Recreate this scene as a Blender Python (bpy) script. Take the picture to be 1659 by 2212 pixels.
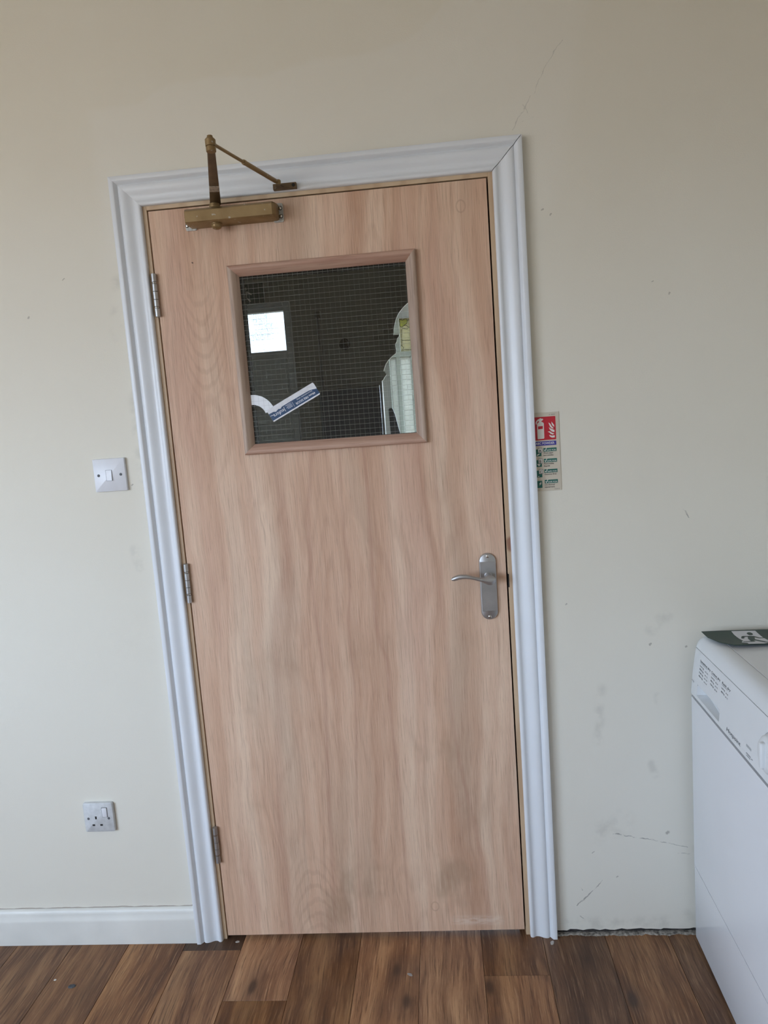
import bpy, bmesh, math, random
from mathutils import Vector, Matrix
for o in list(bpy.data.objects):
    bpy.data.objects.remove(o)
sc = bpy.context.scene
COL = sc.collection
random.seed(4)

# ------------------------------------------------------------------ camera
cd = bpy.data.cameras.new('camera')
cam = bpy.data.objects.new('camera', cd)
COL.objects.link(cam)
cd.sensor_fit = 'VERTICAL'
cd.sensor_height = 24.0
cd.lens = 1534.0 / 2212.0 * 24.0
cd.clip_start = 0.02
_r, _u, _f = Vector((0.9948, 0.0711, -0.0725)), Vector((0.0624, 0.1348, 0.9889)), Vector((-0.0801, 0.9883, -0.1297))
cam.matrix_world = Matrix(((_r.x, _u.x, -_f.x, 0.681), (_r.y, _u.y, -_f.y, -1.8108), (_r.z, _u.z, -_f.z, 1.4385), (0, 0, 0, 1)))
sc.camera = cam

# ------------------------------------------------------------------ sky, window light, exposure
sc.view_settings.view_transform = 'Standard'
sc.view_settings.look = 'None'
sc.view_settings.exposure = 0.0
sc.view_settings.gamma = 1.0
sc.view_settings.use_curve_mapping = False
sc.cycles.max_bounces = 5
sc.cycles.diffuse_bounces = 3
sc.cycles.adaptive_threshold = 0.1
sc.cycles.caustics_reflective = False
sc.cycles.caustics_refractive = False
w = bpy.data.worlds.new('overcast_sky')
sc.world = w
w.use_nodes = True
bg = w.node_tree.nodes['Background']
bg.inputs[1].default_value = 14.7
_tc = w.node_tree.nodes.new('ShaderNodeTexCoord'); _sx = w.node_tree.nodes.new('ShaderNodeSeparateXYZ'); _rp = w.node_tree.nodes.new('ShaderNodeValToRGB'); _mr = w.node_tree.nodes.new('ShaderNodeMapRange')
w.node_tree.links.new(_tc.outputs['Generated'], _sx.inputs[0]); w.node_tree.links.new(_sx.outputs[2], _mr.inputs[0]); w.node_tree.links.new(_mr.outputs[0], _rp.inputs[0]); w.node_tree.links.new(_rp.outputs[0], bg.inputs[0])
_mr.inputs[1].default_value, _mr.inputs[2].default_value = -1.0, 1.0
_e = _rp.color_ramp.elements            # paved ground below the horizon, overcast sky above it
_e[0].position, _e[0].color = 0.47, (0.34, 0.33, 0.31, 1)
_e[1].position, _e[1].color = 0.53, (0.725, 0.915, 1.19, 1)

# room extents and the two windows behind the camera
RX0, RX1, RY0, RZ1 = -2.3, 1.98, -3.9, 2.75
WIN_REAR = (-2.20, -1.32, 0.80, 2.25)      # x0 x1 z0 z1 in the wall behind the camera
WIN_SIDE = (-3.65, -1.75, 0.88, 2.28)      # y0 y1 z0 z1 in the left wall

def portal(name, loc, rot, sx, sz):
    l = bpy.data.lights.new(name, 'AREA')
    l.shape = 'RECTANGLE'
    l.size, l.size_y = sx, sz
    l.cycles.is_portal = True
    o = bpy.data.objects.new(name, l)
    o.location = loc
    o.rotation_euler = rot
    COL.objects.link(o)
portal('window_portal', ((WIN_REAR[0]+WIN_REAR[1])/2, RY0-0.02, (WIN_REAR[2]+WIN_REAR[3])/2), (math.pi/2, 0, 0), WIN_REAR[1]-WIN_REAR[0], WIN_REAR[3]-WIN_REAR[2])
portal('window_portal', (RX0-0.02, (WIN_SIDE[0]+WIN_SIDE[1])/2, (WIN_SIDE[2]+WIN_SIDE[3])/2), (math.pi/2, 0, -math.pi/2), WIN_SIDE[1]-WIN_SIDE[0], WIN_SIDE[3]-WIN_SIDE[2])

# ------------------------------------------------------------------ node helpers
class S:
    def __init__(s, t, k): s.t, s.k = t, k
    def m(s, op, o=None, p=None, clamp=False):
        n = s.t.nodes.new('ShaderNodeMath'); n.operation = op; n.use_clamp = clamp
        for i, a in enumerate((s, o, p)):
            if a is None: continue
            if isinstance(a, S): s.t.links.new(a.k, n.inputs[i])
            else: n.inputs[i].default_value = a
        return S(s.t, n.outputs[0])
    def __add__(s, o): return s.m('ADD', o)
    __radd__ = __add__
    def __sub__(s, o): return s.m('SUBTRACT', o)
    def __rsub__(s, o): return (s*-1.0) + o
    def __mul__(s, o): return s.m('MULTIPLY', o)
    __rmul__ = __mul__
    def __truediv__(s, o): return s.m('DIVIDE', o)
    def sin(s): return s.m('SINE')
    def abs(s): return s.m('ABSOLUTE')
    def max(s, o): return s.m('MAXIMUM', o)
    def min(s, o): return s.m('MINIMUM', o)
    def step(s, a, b, lo=0.0, hi=1.0):
        n = s.t.nodes.new('ShaderNodeMapRange'); n.interpolation_type = 'SMOOTHSTEP'
        s.t.links.new(s.k, n.inputs[0])
        n.inputs[1].default_value, n.inputs[2].default_value, n.inputs[3].default_value, n.inputs[4].default_value = a, b, lo, hi
        return S(s.t, n.outputs[0])

class T:
    """one node material"""
    def __init__(s, name):
        s.mat = bpy.data.materials.new(name); s.mat.use_nodes = True
        s.t = s.mat.node_tree; s.b = s.t.nodes['Principled BSDF']
        tc = s.t.nodes.new('ShaderNodeTexCoord')
        s.P = S(s.t, tc.outputs['Object'])
        sp = s.t.nodes.new('ShaderNodeSeparateXYZ'); s.t.links.new(s.P.k, sp.inputs[0])
        s.x, s.y, s.z = [S(s.t, o) for o in sp.outputs]
    def vec(s, x=0.0, y=0.0, z=0.0):
        n = s.t.nodes.new('ShaderNodeCombineXYZ')
        for i, a in enumerate((x, y, z)):
            if isinstance(a, S): s.t.links.new(a.k, n.inputs[i])
            else: n.inputs[i].default_value = a
        return S(s.t, n.outputs[0])
    def noise(s, v, scale=1.0, detail=2.0, rough=0.5, dist=0.0):
        n = s.t.nodes.new('ShaderNodeTexNoise'); s.t.links.new(v.k, n.inputs['Vector'])
        n.inputs['Scale'].default_value = scale; n.inputs['Detail'].default_value = detail
        n.inputs['Roughness'].default_value = rough; n.inputs['Distortion'].default_value = dist
        return S(s.t, n.outputs[0])
    def voronoi(s, v, scale=1.0, feature='F1'):
        n = s.t.nodes.new('ShaderNodeTexVoronoi'); n.feature = feature; s.t.links.new(v.k, n.inputs['Vector'])
        n.inputs['Scale'].default_value = scale
        return S(s.t, n.outputs['Distance'])
    def ramp(s, f, stops):
        n = s.t.nodes.new('ShaderNodeValToRGB'); s.t.links.new(f.k, n.inputs[0])
        e = n.color_ramp.elements
        while len(e) < len(stops): e.new(0.5)
        for q, (p, c) in zip(e, stops): q.position = p; q.color = (*c, 1)
        return S(s.t, n.outputs[0])
    def mix(s, a, b, f, mode='MIX'):
        n = s.t.nodes.new('ShaderNodeMix'); n.data_type = 'RGBA'; n.blend_type = mode
        for i, v in ((0, f), (6, a), (7, b)):
            if isinstance(v, S): s.t.links.new(v.k, n.inputs[i])
            elif i == 0: n.inputs[0].default_value = v
            else: n.inputs[i].default_value = (*v, 1)
        return S(s.t, n.outputs[2])
    def curve(s, f, pts):
        """piecewise curve through (in, out) pairs in world units"""
        a0, a1 = pts[0][0], pts[-1][0]; b0 = min(p[1] for p in pts)-0.01; b1 = max(p[1] for p in pts)+0.01
        n = s.t.nodes.new('ShaderNodeFloatCurve')
        q = (f - a0) / (a1-a0); s.t.links.new(q.k, n.inputs['Value'])
        c = n.mapping.curves[0]
        while len(c.points) < len(pts): c.points.new(0.5, 0.5)
        for p, (x, y) in zip(c.points, pts): p.location = ((x-a0)/(a1-a0), (y-b0)/(b1-b0))
        n.mapping.update()
        return S(s.t, n.outputs[0]) * (b1-b0) + b0
    def vm(s, op, a, b=None, scale=None):
        n = s.t.nodes.new('ShaderNodeVectorMath'); n.operation = op
        for i, v in enumerate((a, b)):
            if v is None: continue
            if isinstance(v, S): s.t.links.new(v.k, n.inputs[i])
            else: n.inputs[i].default_value = v
        if scale is not None:
            if isinstance(scale, S): s.t.links.new(scale.k, n.inputs['Scale'])
            else: n.inputs['Scale'].default_value = scale
        return S(s.t, n.outputs['Value'] if op in ('LENGTH', 'DOT_PRODUCT', 'DISTANCE') else n.outputs['Vector'])
    def seg(s, p, a, b, w0, w1):
        """soft mask along a segment a-b in the x z plane"""
        A = Vector((a[0], 0, a[1])); B = Vector((b[0], 0, b[1])); D = B-A
        if D.length < 1e-6: D = Vector((1e-4, 0, 0))
        q = s.vm('SUBTRACT', p, A)
        t = (s.vm('DOT_PRODUCT', q, D) / D.dot(D)).m('ADD', 0.0, clamp=True)
        n = s.vm('SCALE', tuple(D), scale=t)
        return s.vm('LENGTH', s.vm('SUBTRACT', q, n)).step(w0, w1, 1.0, 0.0)
    def set(s, name, v):
        i = s.b.inputs[name]
        if isinstance(v, S): s.t.links.new(v.k, i)
        elif isinstance(v, tuple): i.default_value = (*v, 1)
        else: i.default_value = v
        return s
    def bump(s, h, strength=0.3, dist=0.001):
        n = s.t.nodes.new('ShaderNodeBump'); s.t.links.new(h.k, n.inputs['Height'])
        n.inputs['Strength'].default_value = strength; n.inputs['Distance'].default_value = dist
        s.t.links.new(n.outputs[0], s.b.inputs['Normal'])
        return s

def plain(name, col, rough=0.5, metal=0.0, var=0.04, scale=8.0, bump=0.0):
    m = T(name)
    n = m.noise(m.P, scale, 3.0)
    d = tuple(max(0, c*(1-2*var)) for c in col); l = tuple(min(1, c*(1+2*var)) for c in col)
    m.set('Base Color', m.ramp(n, [(0.25, d), (0.75, l)])).set('Roughness', rough).set('Metallic', metal)
    if bump: m.bump(m.noise(m.P, 250.0, 3.0), bump, 0.0008)
    return m.mat

# ------------------------------------------------------------------ materials
def wall_material(reg):
    m = T('cream_wall_paint')
    x, z = m.x, m.z
    p = m.vec(x, 0.0, z)
    big = m.noise(p, 1.6, 3.0)
    col = m.ramp(big, [(0.3, (0.765, 0.715, 0.605)), (0.7, (0.795, 0.75, 0.645))])
    if not reg:
        m.set('Base Color', col).set('Roughness', 0.62)
        return m.mat
    # patch of a slightly different coat above the door
    wob = (m.noise(p, 30.0, 2.0)-0.5)*0.02
    top = m.curve(x, [(-0.7, 2.20), (-0.14, 2.245), (0.01, 2.252), (0.066, 2.277), (0.20, 2.290), (0.315, 2.280), (0.415, 2.298), (0.62, 2.31), (0.80, 2.42), (1.6, 2.9)])
    pm = ((top+wob)-z).step(-0.006, 0.012) * (x+wob).step(-0.145, -0.10) * (1.058-x+wob*2.0+(z-2.15)*0.18).step(-0.02, 0.05)*(z-1.75).step(0.0, 0.3)
    col = m.mix(col, (0.825, 0.795, 0.725), pm*0.34)
    col = m.mix(col, (0.815, 0.80, 0.745), (0.95-z).step(-0.5, 0.6)*0.35)  # tone grows paler and less yellow towards the floor
    # stains, scuffs and cracks with a shape of their own
    wp = m.vm('ADD', p, m.vm('SCALE', m.vec((m.noise(p, 55.0, 2.0)-0.5), 0.0, (m.noise(m.vec(x+3.0, 0.0, z), 55.0, 2.0)-0.5)), scale=0.014))
    br = m.noise(p, 38.0, 3.0, 0.7).step(0.36, 0.62)
    sm = m.noise(p, 22.0, 3.0).step(0.40, 0.66)
    inreg = lambda a: ('T' if a[1] > 2.022 and -0.03 < a[0] < 0.868 else 'L' if a[0] < 0 else 'R') == reg
    lines = None
    for a, b, wd in (((1.088, 0.293), (1.169, 0.277), 0.0014), ((1.169, 0.277), (1.28, 0.249), 0.0009), ((1.255, 0.231), (1.285, 0.230), 0.0012),
                     ((0.985, 0.085), (1.016, 0.117), 0.0015), ((1.016, 0.117), (1.055, 0.157), 0.001), ((1.030, 2.283), (0.977, 2.210), 0.0008),
                     ((0.977, 2.210), (0.960, 2.170), 0.0009), ((0.952, 2.165), (0.906, 2.096), 0.0012), ((0.932, 2.150), (0.948, 2.120), 0.0009), ((0.930, 2.110), (0.958, 2.118), 0.0009),
                     ((1.285, 1.160), (1.297, 1.140), 0.0013), ((0.996, 0.136), (0.999, 0.131), 0.0016), ((0.955, 1.24), (0.957, 1.222), 0.001), ((0.99, 0.052), (1.02, 0.037), 0.001)):
        if not inreg(a): continue
        q = m.seg(wp, a, b, wd*0.4, wd*1.6)
        lines = q if lines is None else lines.max(q)
    if lines: col = m.mix(col, (0.20, 0.19, 0.17), lines*br*(m.z.step(1.9, 2.05, 0.75, 0.30)))
    smud = None
    for a, b, wd in (((1.067, 0.70), (1.055, 0.56), 0.022), ((1.05, 0.30), (1.11, 0.325), 0.05), ((1.237, 0.89), (1.20, 0.855), 0.025), ((1.19, 0.49), (1.20, 0.455), 0.016),
                     ((-0.13, 1.09), (-0.138, 1.14), 0.022), ((-0.094, 1.33), (-0.094, 1.55), 0.02), ((1.28, 0.249), (1.29, 0.245), 0.016), ((0.96, 0.03), (1.28, 0.03), 0.03),
                     ((1.28, 0.05), (1.285, 0.03), 0.03), ((1.21, 0.675), (1.212, 0.66), 0.014), ((-0.1, 1.83), (-0.12, 1.70), 0.025)):
        if not inreg(a): continue
        q = m.seg(p, a, b, wd*0.1, wd)
        smud = q if smud is None else smud.max(q)
    if smud: col = m.mix(col, (0.42, 0.40, 0.345), smud*sm*0.30)
    dots = None
    for a, r in (((-0.347, 1.762), 0.0035), ((-0.24, 1.848), 0.0025), ((1.194, 0.814), 0.003), ((1.284, 0.804), 0.003), ((0.967, 1.906), 0.0035), ((1.219, 1.717), 0.0018), ((1.258, 1.688), 0.002),
                 ((1.228, 0.293), 0.006), ((0.984, 0.929), 0.002), ((1.092, 0.168), 0.0022), ((0.987, 1.893), 0.003), ((1.03, 0.24), 0.002), ((-0.126, 1.3135), 0.003)):
        if not inreg(a): continue
        q = m.seg(wp, a, (a[0]+0.003, a[1]+0.002), r*0.3, r)
        dots = q if dots is None else dots.max(q)
    if dots: col = m.mix(col, (0.16, 0.13, 0.10), dots*0.5)
    # crack where the skirting board meets the wall
    gap = None if reg != 'L' else ((z-0.1065)+(m.noise(m.vec(x, 0.0, 0.0), 18.0, 4.0)-0.5)*0.010).abs().step(0.0006, 0.0022, 1.0, 0.0) * (x*-1.0).step(0.08, 0.09)
    if gap: col = m.mix(col, (0.25, 0.19, 0.155), gap*0.8)
    m.set('Base Color', col).set('Roughness', 0.62)
    m.bump(m.noise(p, 330.0, 3.0, 0.6), 0.25, 0.0010)
    return m.mat

def veneer_material():
    m = T('door_veneer')
    x, z = m.x, m.z
    p = m.vec(x, 0.0, z)
    warp = (m.noise(m.vec(x*2.2, 0.0, z*1.0), 1.5, 3.0, 0.5)-0.5)
    xw = x + warp*0.13
    # rotary cut figure: contour lines of a tall, stretched field
    fig = m.noise(m.vec(xw*1.1, 0.0, z*0.24), 4.0, 2.0, 0.5, 0.35)
    jag = m.noise(m.vec(x*90.0, 0.0, z*9.0), 1.0, 1.0)
    rings = (fig*92.0 + jag*2.6).sin()
    band = m.noise(m.vec(xw*15.0, 0.0, z*0.55), 1.0, 4.0, 0.62)
    tint = m.noise(m.vec(xw*6.0, 0.0, z*0.9+5.0), 1.0, 3.0)
    fine = m.noise(m.vec(x*520.0, 0.0, z*9.0), 1.0, 4.0, 0.7)
    mid = m.noise(m.vec(xw*75.0, 0.0, z*1.6), 1.0, 2.0, 0.6)
    pore = m.noise(m.vec(x*620.0, 0.0, z*26.0), 1.0, 1.0).step(0.62, 0.74)
    col = m.ramp(band, [(0.30, (0.545, 0.315, 0.205)), (0.48, (0.690, 0.450, 0.315)), (0.66, (0.800, 0.585, 0.430))])
    col = m.mix(col, (0.56, 0.435, 0.325), tint.step(0.50, 0.68)*0.45)
    col = m.mix(col, (0.62, 0.365, 0.275), tint.step(0.48, 0.32)*0.40)
    zone = m.noise(p, 2.3, 2.0).step(0.40, 0.60)
    col = m.mix(col, (0.42, 0.240, 0.160), rings.step(0.1, 1.0)*zone*0.18)
    col = m.mix(col, (0.43, 0.265, 0.185), mid.step(0.52, 0.70)*0.26)
    # nested arches of cathedral grain, high on the hinge side and low down
    jg = jag*3.0 + warp*22.0
    for cx, cw, cz, cl, sg_ in ((0.105, 0.050, 1.66, 0.20, -1.0), (0.265, 0.060, 0.12, 0.16, 1.0)):
        dx = (x-cx)/cw
        arch = ((z+(dx*dx)*(0.085*sg_))*150.0 + jg).sin().step(0.0, 1.0)
        msk = dx.abs().step(0.6, 1.5, 1.0, 0.0) * (z-cz).abs().step(cl*0.4, cl, 1.0, 0.0)
        col = m.mix(col, (0.42, 0.245, 0.165), arch*msk*0.24)
    # long reddish streaks running down the veneer
    zz = (1.40-z)
    jx = (m.noise(m.vec(x*14.0, 0.0, z*1.6), 1.0, 2.0)-0.5)*0.022
    for pts, wd, k in (([(0.0, 0.485), (0.10, 0.495), (0.28, 0.4935), (0.41, 0.4894), (0.55, 0.5006), (0.61, 0.5148), (0.76, 0.5135), (0.90, 0.5157), (1.06, 0.517), (1.21, 0.52), (1.4, 0.525)], 0.008, 0.60),
                       ([(0.0, 0.365), (0.10, 0.350), (0.265, 0.333), (0.44, 0.333), (0.57, 0.3407), (0.76, 0.337), (0.92, 0.327), (1.4, 0.31)], 0.010, 0.55),
                       ([(0.0, 0.434), (0.2, 0.427), (0.36, 0.432), (0.51, 0.417), (0.70, 0.4176), (0.90, 0.405), (1.10, 0.393), (1.4, 0.385)], 0.007, 0.50),
                       ([(0.0, 0.275), (0.10, 0.271), (0.26, 0.2745), (0.43, 0.235), (0.59, 0.2125), (0.76, 0.2035), (0.89, 0.191), (1.4, 0.18)], 0.024, 0.42),
                       ([(0.0, 0.668), (0.07, 0.669), (0.27, 0.674), (0.46, 0.6685), (0.71, 0.671), (0.91, 0.69), (1.07, 0.7188), (1.4, 0.74)], 0.011, 0.45)):
        cx = m.curve(zz, pts)
        s_ = ((x-cx)+jx).abs().step(0.0, wd, 1.0, 0.0) * zz.step(-0.02, 0.04)
        col = m.mix(col, (0.46, 0.245, 0.170), s_*(k*0.68))
    stain = m.noise(m.vec(x*5.0, 0.0, z*3.2), 1.0, 4.0, 0.6).step(0.55, 0.70) * (0.75-z).step(-0.5, 0.5)
    col = m.mix(col, (0.35, 0.235, 0.150), stain*0.45)
    col = m.mix(col, (0.36, 0.215, 0.145), fine.step(0.50, 0.68)*0.56)
    col = m.mix(col, (0.86, 0.70, 0.57), fine.step(0.48, 0.28)*0.30)
    col = m.mix(col, (0.20, 0.11, 0.075), pore*0.20)
    # pale rubbed patch low down, ring marks, a dark nick
    rub = ((x-0.712).abs().step(0.045, 0.085, 1.0, 0.0) * (z-0.046).abs().step(0.004, 0.020, 1.0, 0.0)) * m.noise(m.vec(x, 0.0, z*3.0), 40.0, 3.0).step(0.3, 0.6)
    col = m.mix(col, (0.82, 0.69, 0.58), rub*0.45)
    for (cx, cz, r) in ((0.596, 0.090, 0.013), (0.774, 1.934, 0.014)):
        d = m.vm('LENGTH', m.vm('SUBTRACT', m.vec(x*1.3, 0.0, z), (cx*1.3, 0, cz)))
        col = m.mix(col, (0.40, 0.24, 0.17), (d-r).abs().step(0.0005, 0.0035, 1.0, 0.0)*0.35)
    nick = m.seg(p, (0.0985, 1.861), (0.1, 1.860), 0.0008, 0.0022)
    col = m.mix(col, (0.07, 0.04, 0.03), nick*0.9)
    m.set('Base Color', col).set('Roughness', 0.58).set('Specular IOR Level', 0.35)
    m.bump(fine, 0.12, 0.0006)
    return m.mat

def bead_material(name, vertical):
    m = T(name)
    a, b = (m.x, m.z) if vertical else (m.z, m.x)
    v1 = m.vec(a*260.0, m.y*260.0, b*10.0)
    f = m.noise(v1, 1.0, 4.0, 0.6)
    g = m.noise(m.vec(a*50.0, m.y*50.0, b*4.0), 1.0, 3.0)
    if vertical:
        col = m.ramp(g, [(0.3, (0.40, 0.275, 0.205)), (0.7, (0.55, 0.415, 0.325))])
        col = m.mix(col, (0.235, 0.155, 0.115), f.step(0.50, 0.68)*0.5)
    else:
        col = m.ramp(g, [(0.3, (0.45, 0.25, 0.18)), (0.7, (0.575, 0.375, 0.28))])
        col = m.mix(col, (0.27, 0.135, 0.095), f.step(0.50, 0.70)*0.4)
    m.set('Base Color', col).set('Roughness', 0.55)
    m.bump(f, 0.15, 0.0005)
    return m.mat

def pine_material():
    m = T('pine_lining')
    warp = (m.noise(m.vec(m.x*8.0, m.y*8.0, m.z*2.5), 1.0, 2.0)-0.5)*0.9
    g = ((m.x*90.0+m.y*60.0)+warp*9.0).sin()
    col = m.ramp(m.noise(m.vec(m.x*6.0, 0.0, m.z*1.2), 1.0, 2.0), [(0.3, (0.53, 0.36, 0.225)), (0.7, (0.70, 0.535, 0.36))])
    col = m.mix(col, (0.40, 0.235, 0.13), g.step(0.2, 1.0)*0.32)
    k = m.seg(m.vec(m.x, 0.0, m.z), (0.853, 1.105), (0.854, 1.09), 0.006, 0.016)
    col = m.mix(col, (0.24, 0.09, 0.05), k*0.8)
    m.set('Base Color', col).set('Roughness', 0.5)
    return m.mat

def floor_material():
    m = T('oak_plank')
    oi = m.t.nodes.new('ShaderNodeObjectInfo')
    sep = m.t.nodes.new('ShaderNodeSeparateColor'); m.t.links.new(oi.outputs['Color'], sep.inputs[0])
    tone, seed, red = [S(m.t, q) for q in sep.outputs]
    x = m.x + seed*37.0; y = m.y + seed*61.0
    wx = x + (m.noise(m.vec(x*3.0, y*2.2, 0.0), 1.0, 3.0)-0.5)*0.05
    band = m.noise(m.vec(wx*20.0, y*1.6, 0.0), 1.0, 4.0, 0.6)
    fine = m.noise(m.vec(wx*250.0, y*9.0, 0.0), 1.0, 4.0, 0.7)
    fig = (m.noise(m.vec(wx*7.0, y*1.1, 0.0), 1.0, 2.0)*42.0).sin()
    knot = m.voronoi(m.vec(wx*9.0, y*4.2, 0.0), 1.0)
    col = m.ramp(band, [(0.28, (0.105, 0.043, 0.019)), (0.45, (0.225, 0.102, 0.045)), (0.58, (0.335, 0.168, 0.076)), (0.74, (0.49, 0.275, 0.132))])
    col = m.mix(col, (0.10, 0.042, 0.021), fig.step(0.2, 1.0)*0.28)
    col = m.mix(col, (0.060, 0.025, 0.012), fine.step(0.51, 0.65)*0.62)
    col = m.mix(col, (0.58, 0.345, 0.18), fine.step(0.47, 0.31)*0.48)
    col = m.mix(col, (0.032, 0.018, 0.012), knot.step(0.15, 0.05)*0.85)
    col = m.mix(col, (0.085, 0.042, 0.025), knot.step(0.42, 0.10)*0.45)
    hs = m.t.nodes.new('ShaderNodeHueSaturation'); m.t.links.new(col.k, hs.inputs['Color'])
    m.t.links.new((tone*1.6+0.2).k, hs.inputs['Value']); m.t.links.new((red*0.5+0.76).k, hs.inputs['Saturation'])
    c2 = S(m.t, hs.outputs[0])
    # dust and paint specks trodden into the floor
    p = m.vec(m.x, m.y, 0.0)
    dust = m.noise(p, 330.0, 2.0).step(0.735, 0.80) * m.noise(p, 9.0, 3.0).step(0.45, 0.65)
    c2 = m.mix(c2, (0.60, 0.55, 0.50), dust*0.5)
    film = m.noise(p, 5.0, 4.0).step(0.35, 0.75)
    c2 = m.mix(c2, (0.34, 0.30, 0.275), film*0.07)
    m.set('Base Color', c2).set('Roughness', film*0.2+0.42).set('Specular IOR Level', 0.4)
    m.bump(fine, 0.3, 0.0008)
    return m.mat

def brass_material():
    m = T('worn_gold_paint')
    n = m.noise(m.P, 90.0, 4.0)
    n2 = m.noise(m.P, 22.0, 3.0)
    col = m.ramp(n2, [(0.3, (0.235, 0.150, 0.062)), (0.7, (0.33, 0.225, 0.105))])
    chip = n.step(0.66, 0.70)
    col = m.mix(col, (0.55, 0.53, 0.48), chip*0.6)
    m.set('Base Color', col).set('Roughness', 0.42).set('Metallic', 0.45)
    return m.mat

def pane_material(name, tint, crack=0.0):
    m = T(name)
    tr = m.t.nodes.new('ShaderNodeBsdfTransparent')
    if crack:
        v = m.voronoi(m.vm('ADD', m.P, m.vm('SCALE', m.vec(m.noise(m.P, 30.0), 0.0, m.noise(m.P, 31.0)), scale=0.03)), 75.0, 'DISTANCE_TO_EDGE')
        e = v.step(0.06, 0.16, 1.0, 0.0) * m.noise(m.P, 5.0, 2.0).step(0.42, 0.55)
        m.t.links.new(m.mix(tint, tuple(c*crack for c in tint), e).k, tr.inputs[0])
    else:
        tr.inputs[0].default_value = (*tint, 1)
    gl = m.t.nodes.new('ShaderNodeBsdfGlossy'); gl.inputs['Roughness'].default_value = 0.03
    fr = m.t.nodes.new('ShaderNodeFresnel'); fr.inputs[0].default_value = 1.35
    mx = m.t.nodes.new('ShaderNodeMixShader')
    m.t.links.new(fr.outputs[0], mx.inputs[0]); m.t.links.new(tr.outputs[0], mx.inputs[1]); m.t.links.new(gl.outputs[0], mx.inputs[2])
    m.t.links.new(mx.outputs[0], m.t.nodes['Material Output'].inputs[0])
    return m.mat

def net_material(name, c, t):
    m = T(name)
    n = m.noise(m.P, 40.0, 2.0)
    cs = m.ramp(n, [(0.3, tuple(q*0.9 for q in t)), (0.7, t)])
    tl = m.t.nodes.new('ShaderNodeBsdfTranslucent'); m.t.links.new(cs.k, tl.inputs[0])
    df = m.t.nodes.new('ShaderNodeBsdfDiffuse'); df.inputs[0].default_value = (*c, 1)
    ad = m.t.nodes.new('ShaderNodeAddShader')
    m.t.links.new(tl.outputs[0], ad.inputs[0]); m.t.links.new(df.outputs[0], ad.inputs[1])
    m.t.links.new(ad.outputs[0], m.t.nodes['Material Output'].inputs[0])
    return m.mat

MW = wall_material(None)
MWL, MWT, MWR = [wall_material(q) for q in 'LTR']
MDOOR = veneer_material()
MBV, MBH = bead_material('bead_wood_upright', True), bead_material('bead_wood_level', False)
MPINE = pine_material()
MFLOOR = floor_material()
MBRASS = brass_material()
MBRASSD = plain('dark_bronze_paint', (0.13, 0.085, 0.045), 0.42, 0.4, 0.15, 40)
MTRIM = plain('white_gloss_paint', (0.785, 0.805, 0.835), 0.34, 0, 0.015, 6)
MSKIRT = plain('white_satin_paint', (0.775, 0.765, 0.72), 0.4, 0, 0.03, 9, 0.1)
MSTEEL = plain('satin_steel', (0.46, 0.46, 0.465), 0.38, 0.85, 0.05, 30)
MSTEELB = plain('bright_steel', (0.62, 0.60, 0.58), 0.22, 1.0, 0.03, 30)
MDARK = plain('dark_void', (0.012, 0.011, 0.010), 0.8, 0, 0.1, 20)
MPLW = plain('white_plastic', (0.77, 0.77, 0.80), 0.35, 0, 0.025, 25)
MPLS = plain('grubby_white_plastic', (0.62, 0.63, 0.64), 0.4, 0, 0.07, 60)
MEN = plain('white_enamel', (0.76, 0.77, 0.79), 0.25, 0, 0.01, 4)
MENP = plain('white_panel_plastic', (0.72, 0.73, 0.73), 0.38, 0, 0.015, 6)
MENR = plain('grey_recess_plastic', (0.40, 0.42, 0.43), 0.45, 0, 0.03, 6)
MINK = plain('black_print', (0.03, 0.03, 0.035), 0.6, 0, 0.05, 50)
MINKG = plain('grey_print', (0.10, 0.105, 0.115), 0.6, 0, 0.05, 50)
MGREEN = plain('sign_green', (0.012, 0.13, 0.10), 0.4, 0, 0.05, 30)
MRED = plain('sign_red', (0.50, 0.015, 0.03), 0.4, 0, 0.04, 30)
MBLUE = plain('sign_blue', (0.05, 0.04, 0.30), 0.4, 0, 0.04, 30)
MSIGN = plain('sign_cream_plastic', (0.62, 0.55, 0.44), 0.4, 0, 0.02, 30)
MSIGNW = plain('sign_pale_print', (0.74, 0.71, 0.65), 0.4, 0, 0.02, 30)
MEXG = plain('exit_dark_green', (0.013, 0.040, 0.026), 0.45, 0, 0.12, 25)
MEXW = plain('exit_white', (0.70, 0.70, 0.73), 0.5, 0, 0.02, 25)
MSTW = plain('sticker_white_film', (0.80, 0.80, 0.84), 0.25, 0, 0.06, 60)
MSTB = plain('sticker_navy', (0.022, 0.065, 0.155), 0.3, 0, 0.12, 60)
MCEIL = plain('white_ceiling_paint', (0.80, 0.75, 0.68), 0.8, 0, 0.02, 3)
MGROUT = plain('old_filler', (0.26, 0.235, 0.20), 0.9, 0, 0.42, 130, 0.8)
MGAP = plain('dark_crevice', (0.035, 0.03, 0.028), 0.9, 0, 0.3, 90)
MCHIP = plain('slate_chip', (0.06, 0.065, 0.075), 0.6, 0, 0.2, 200)
MFLAKE = plain('paint_flake', (0.72, 0.68, 0.62), 0.7, 0, 0.05, 200)
MWIRE = plain('glazing_wire', (0.72, 0.72, 0.69), 0.4, 0.2, 0.03, 30)
MGLASS = pane_material('wired_glass', (0.935, 0.945, 0.93))
MCLEAR = pane_material('clear_glass', (0.95, 0.96, 0.95))
MFROST = pane_material('patterned_door_glass', (0.46, 0.47, 0.47), 0.6)
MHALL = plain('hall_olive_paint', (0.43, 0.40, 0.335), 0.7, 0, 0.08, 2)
MHALLD = plain('hall_shadowed_paint', (0.27, 0.255, 0.22), 0.7, 0, 0.08, 3)
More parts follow.
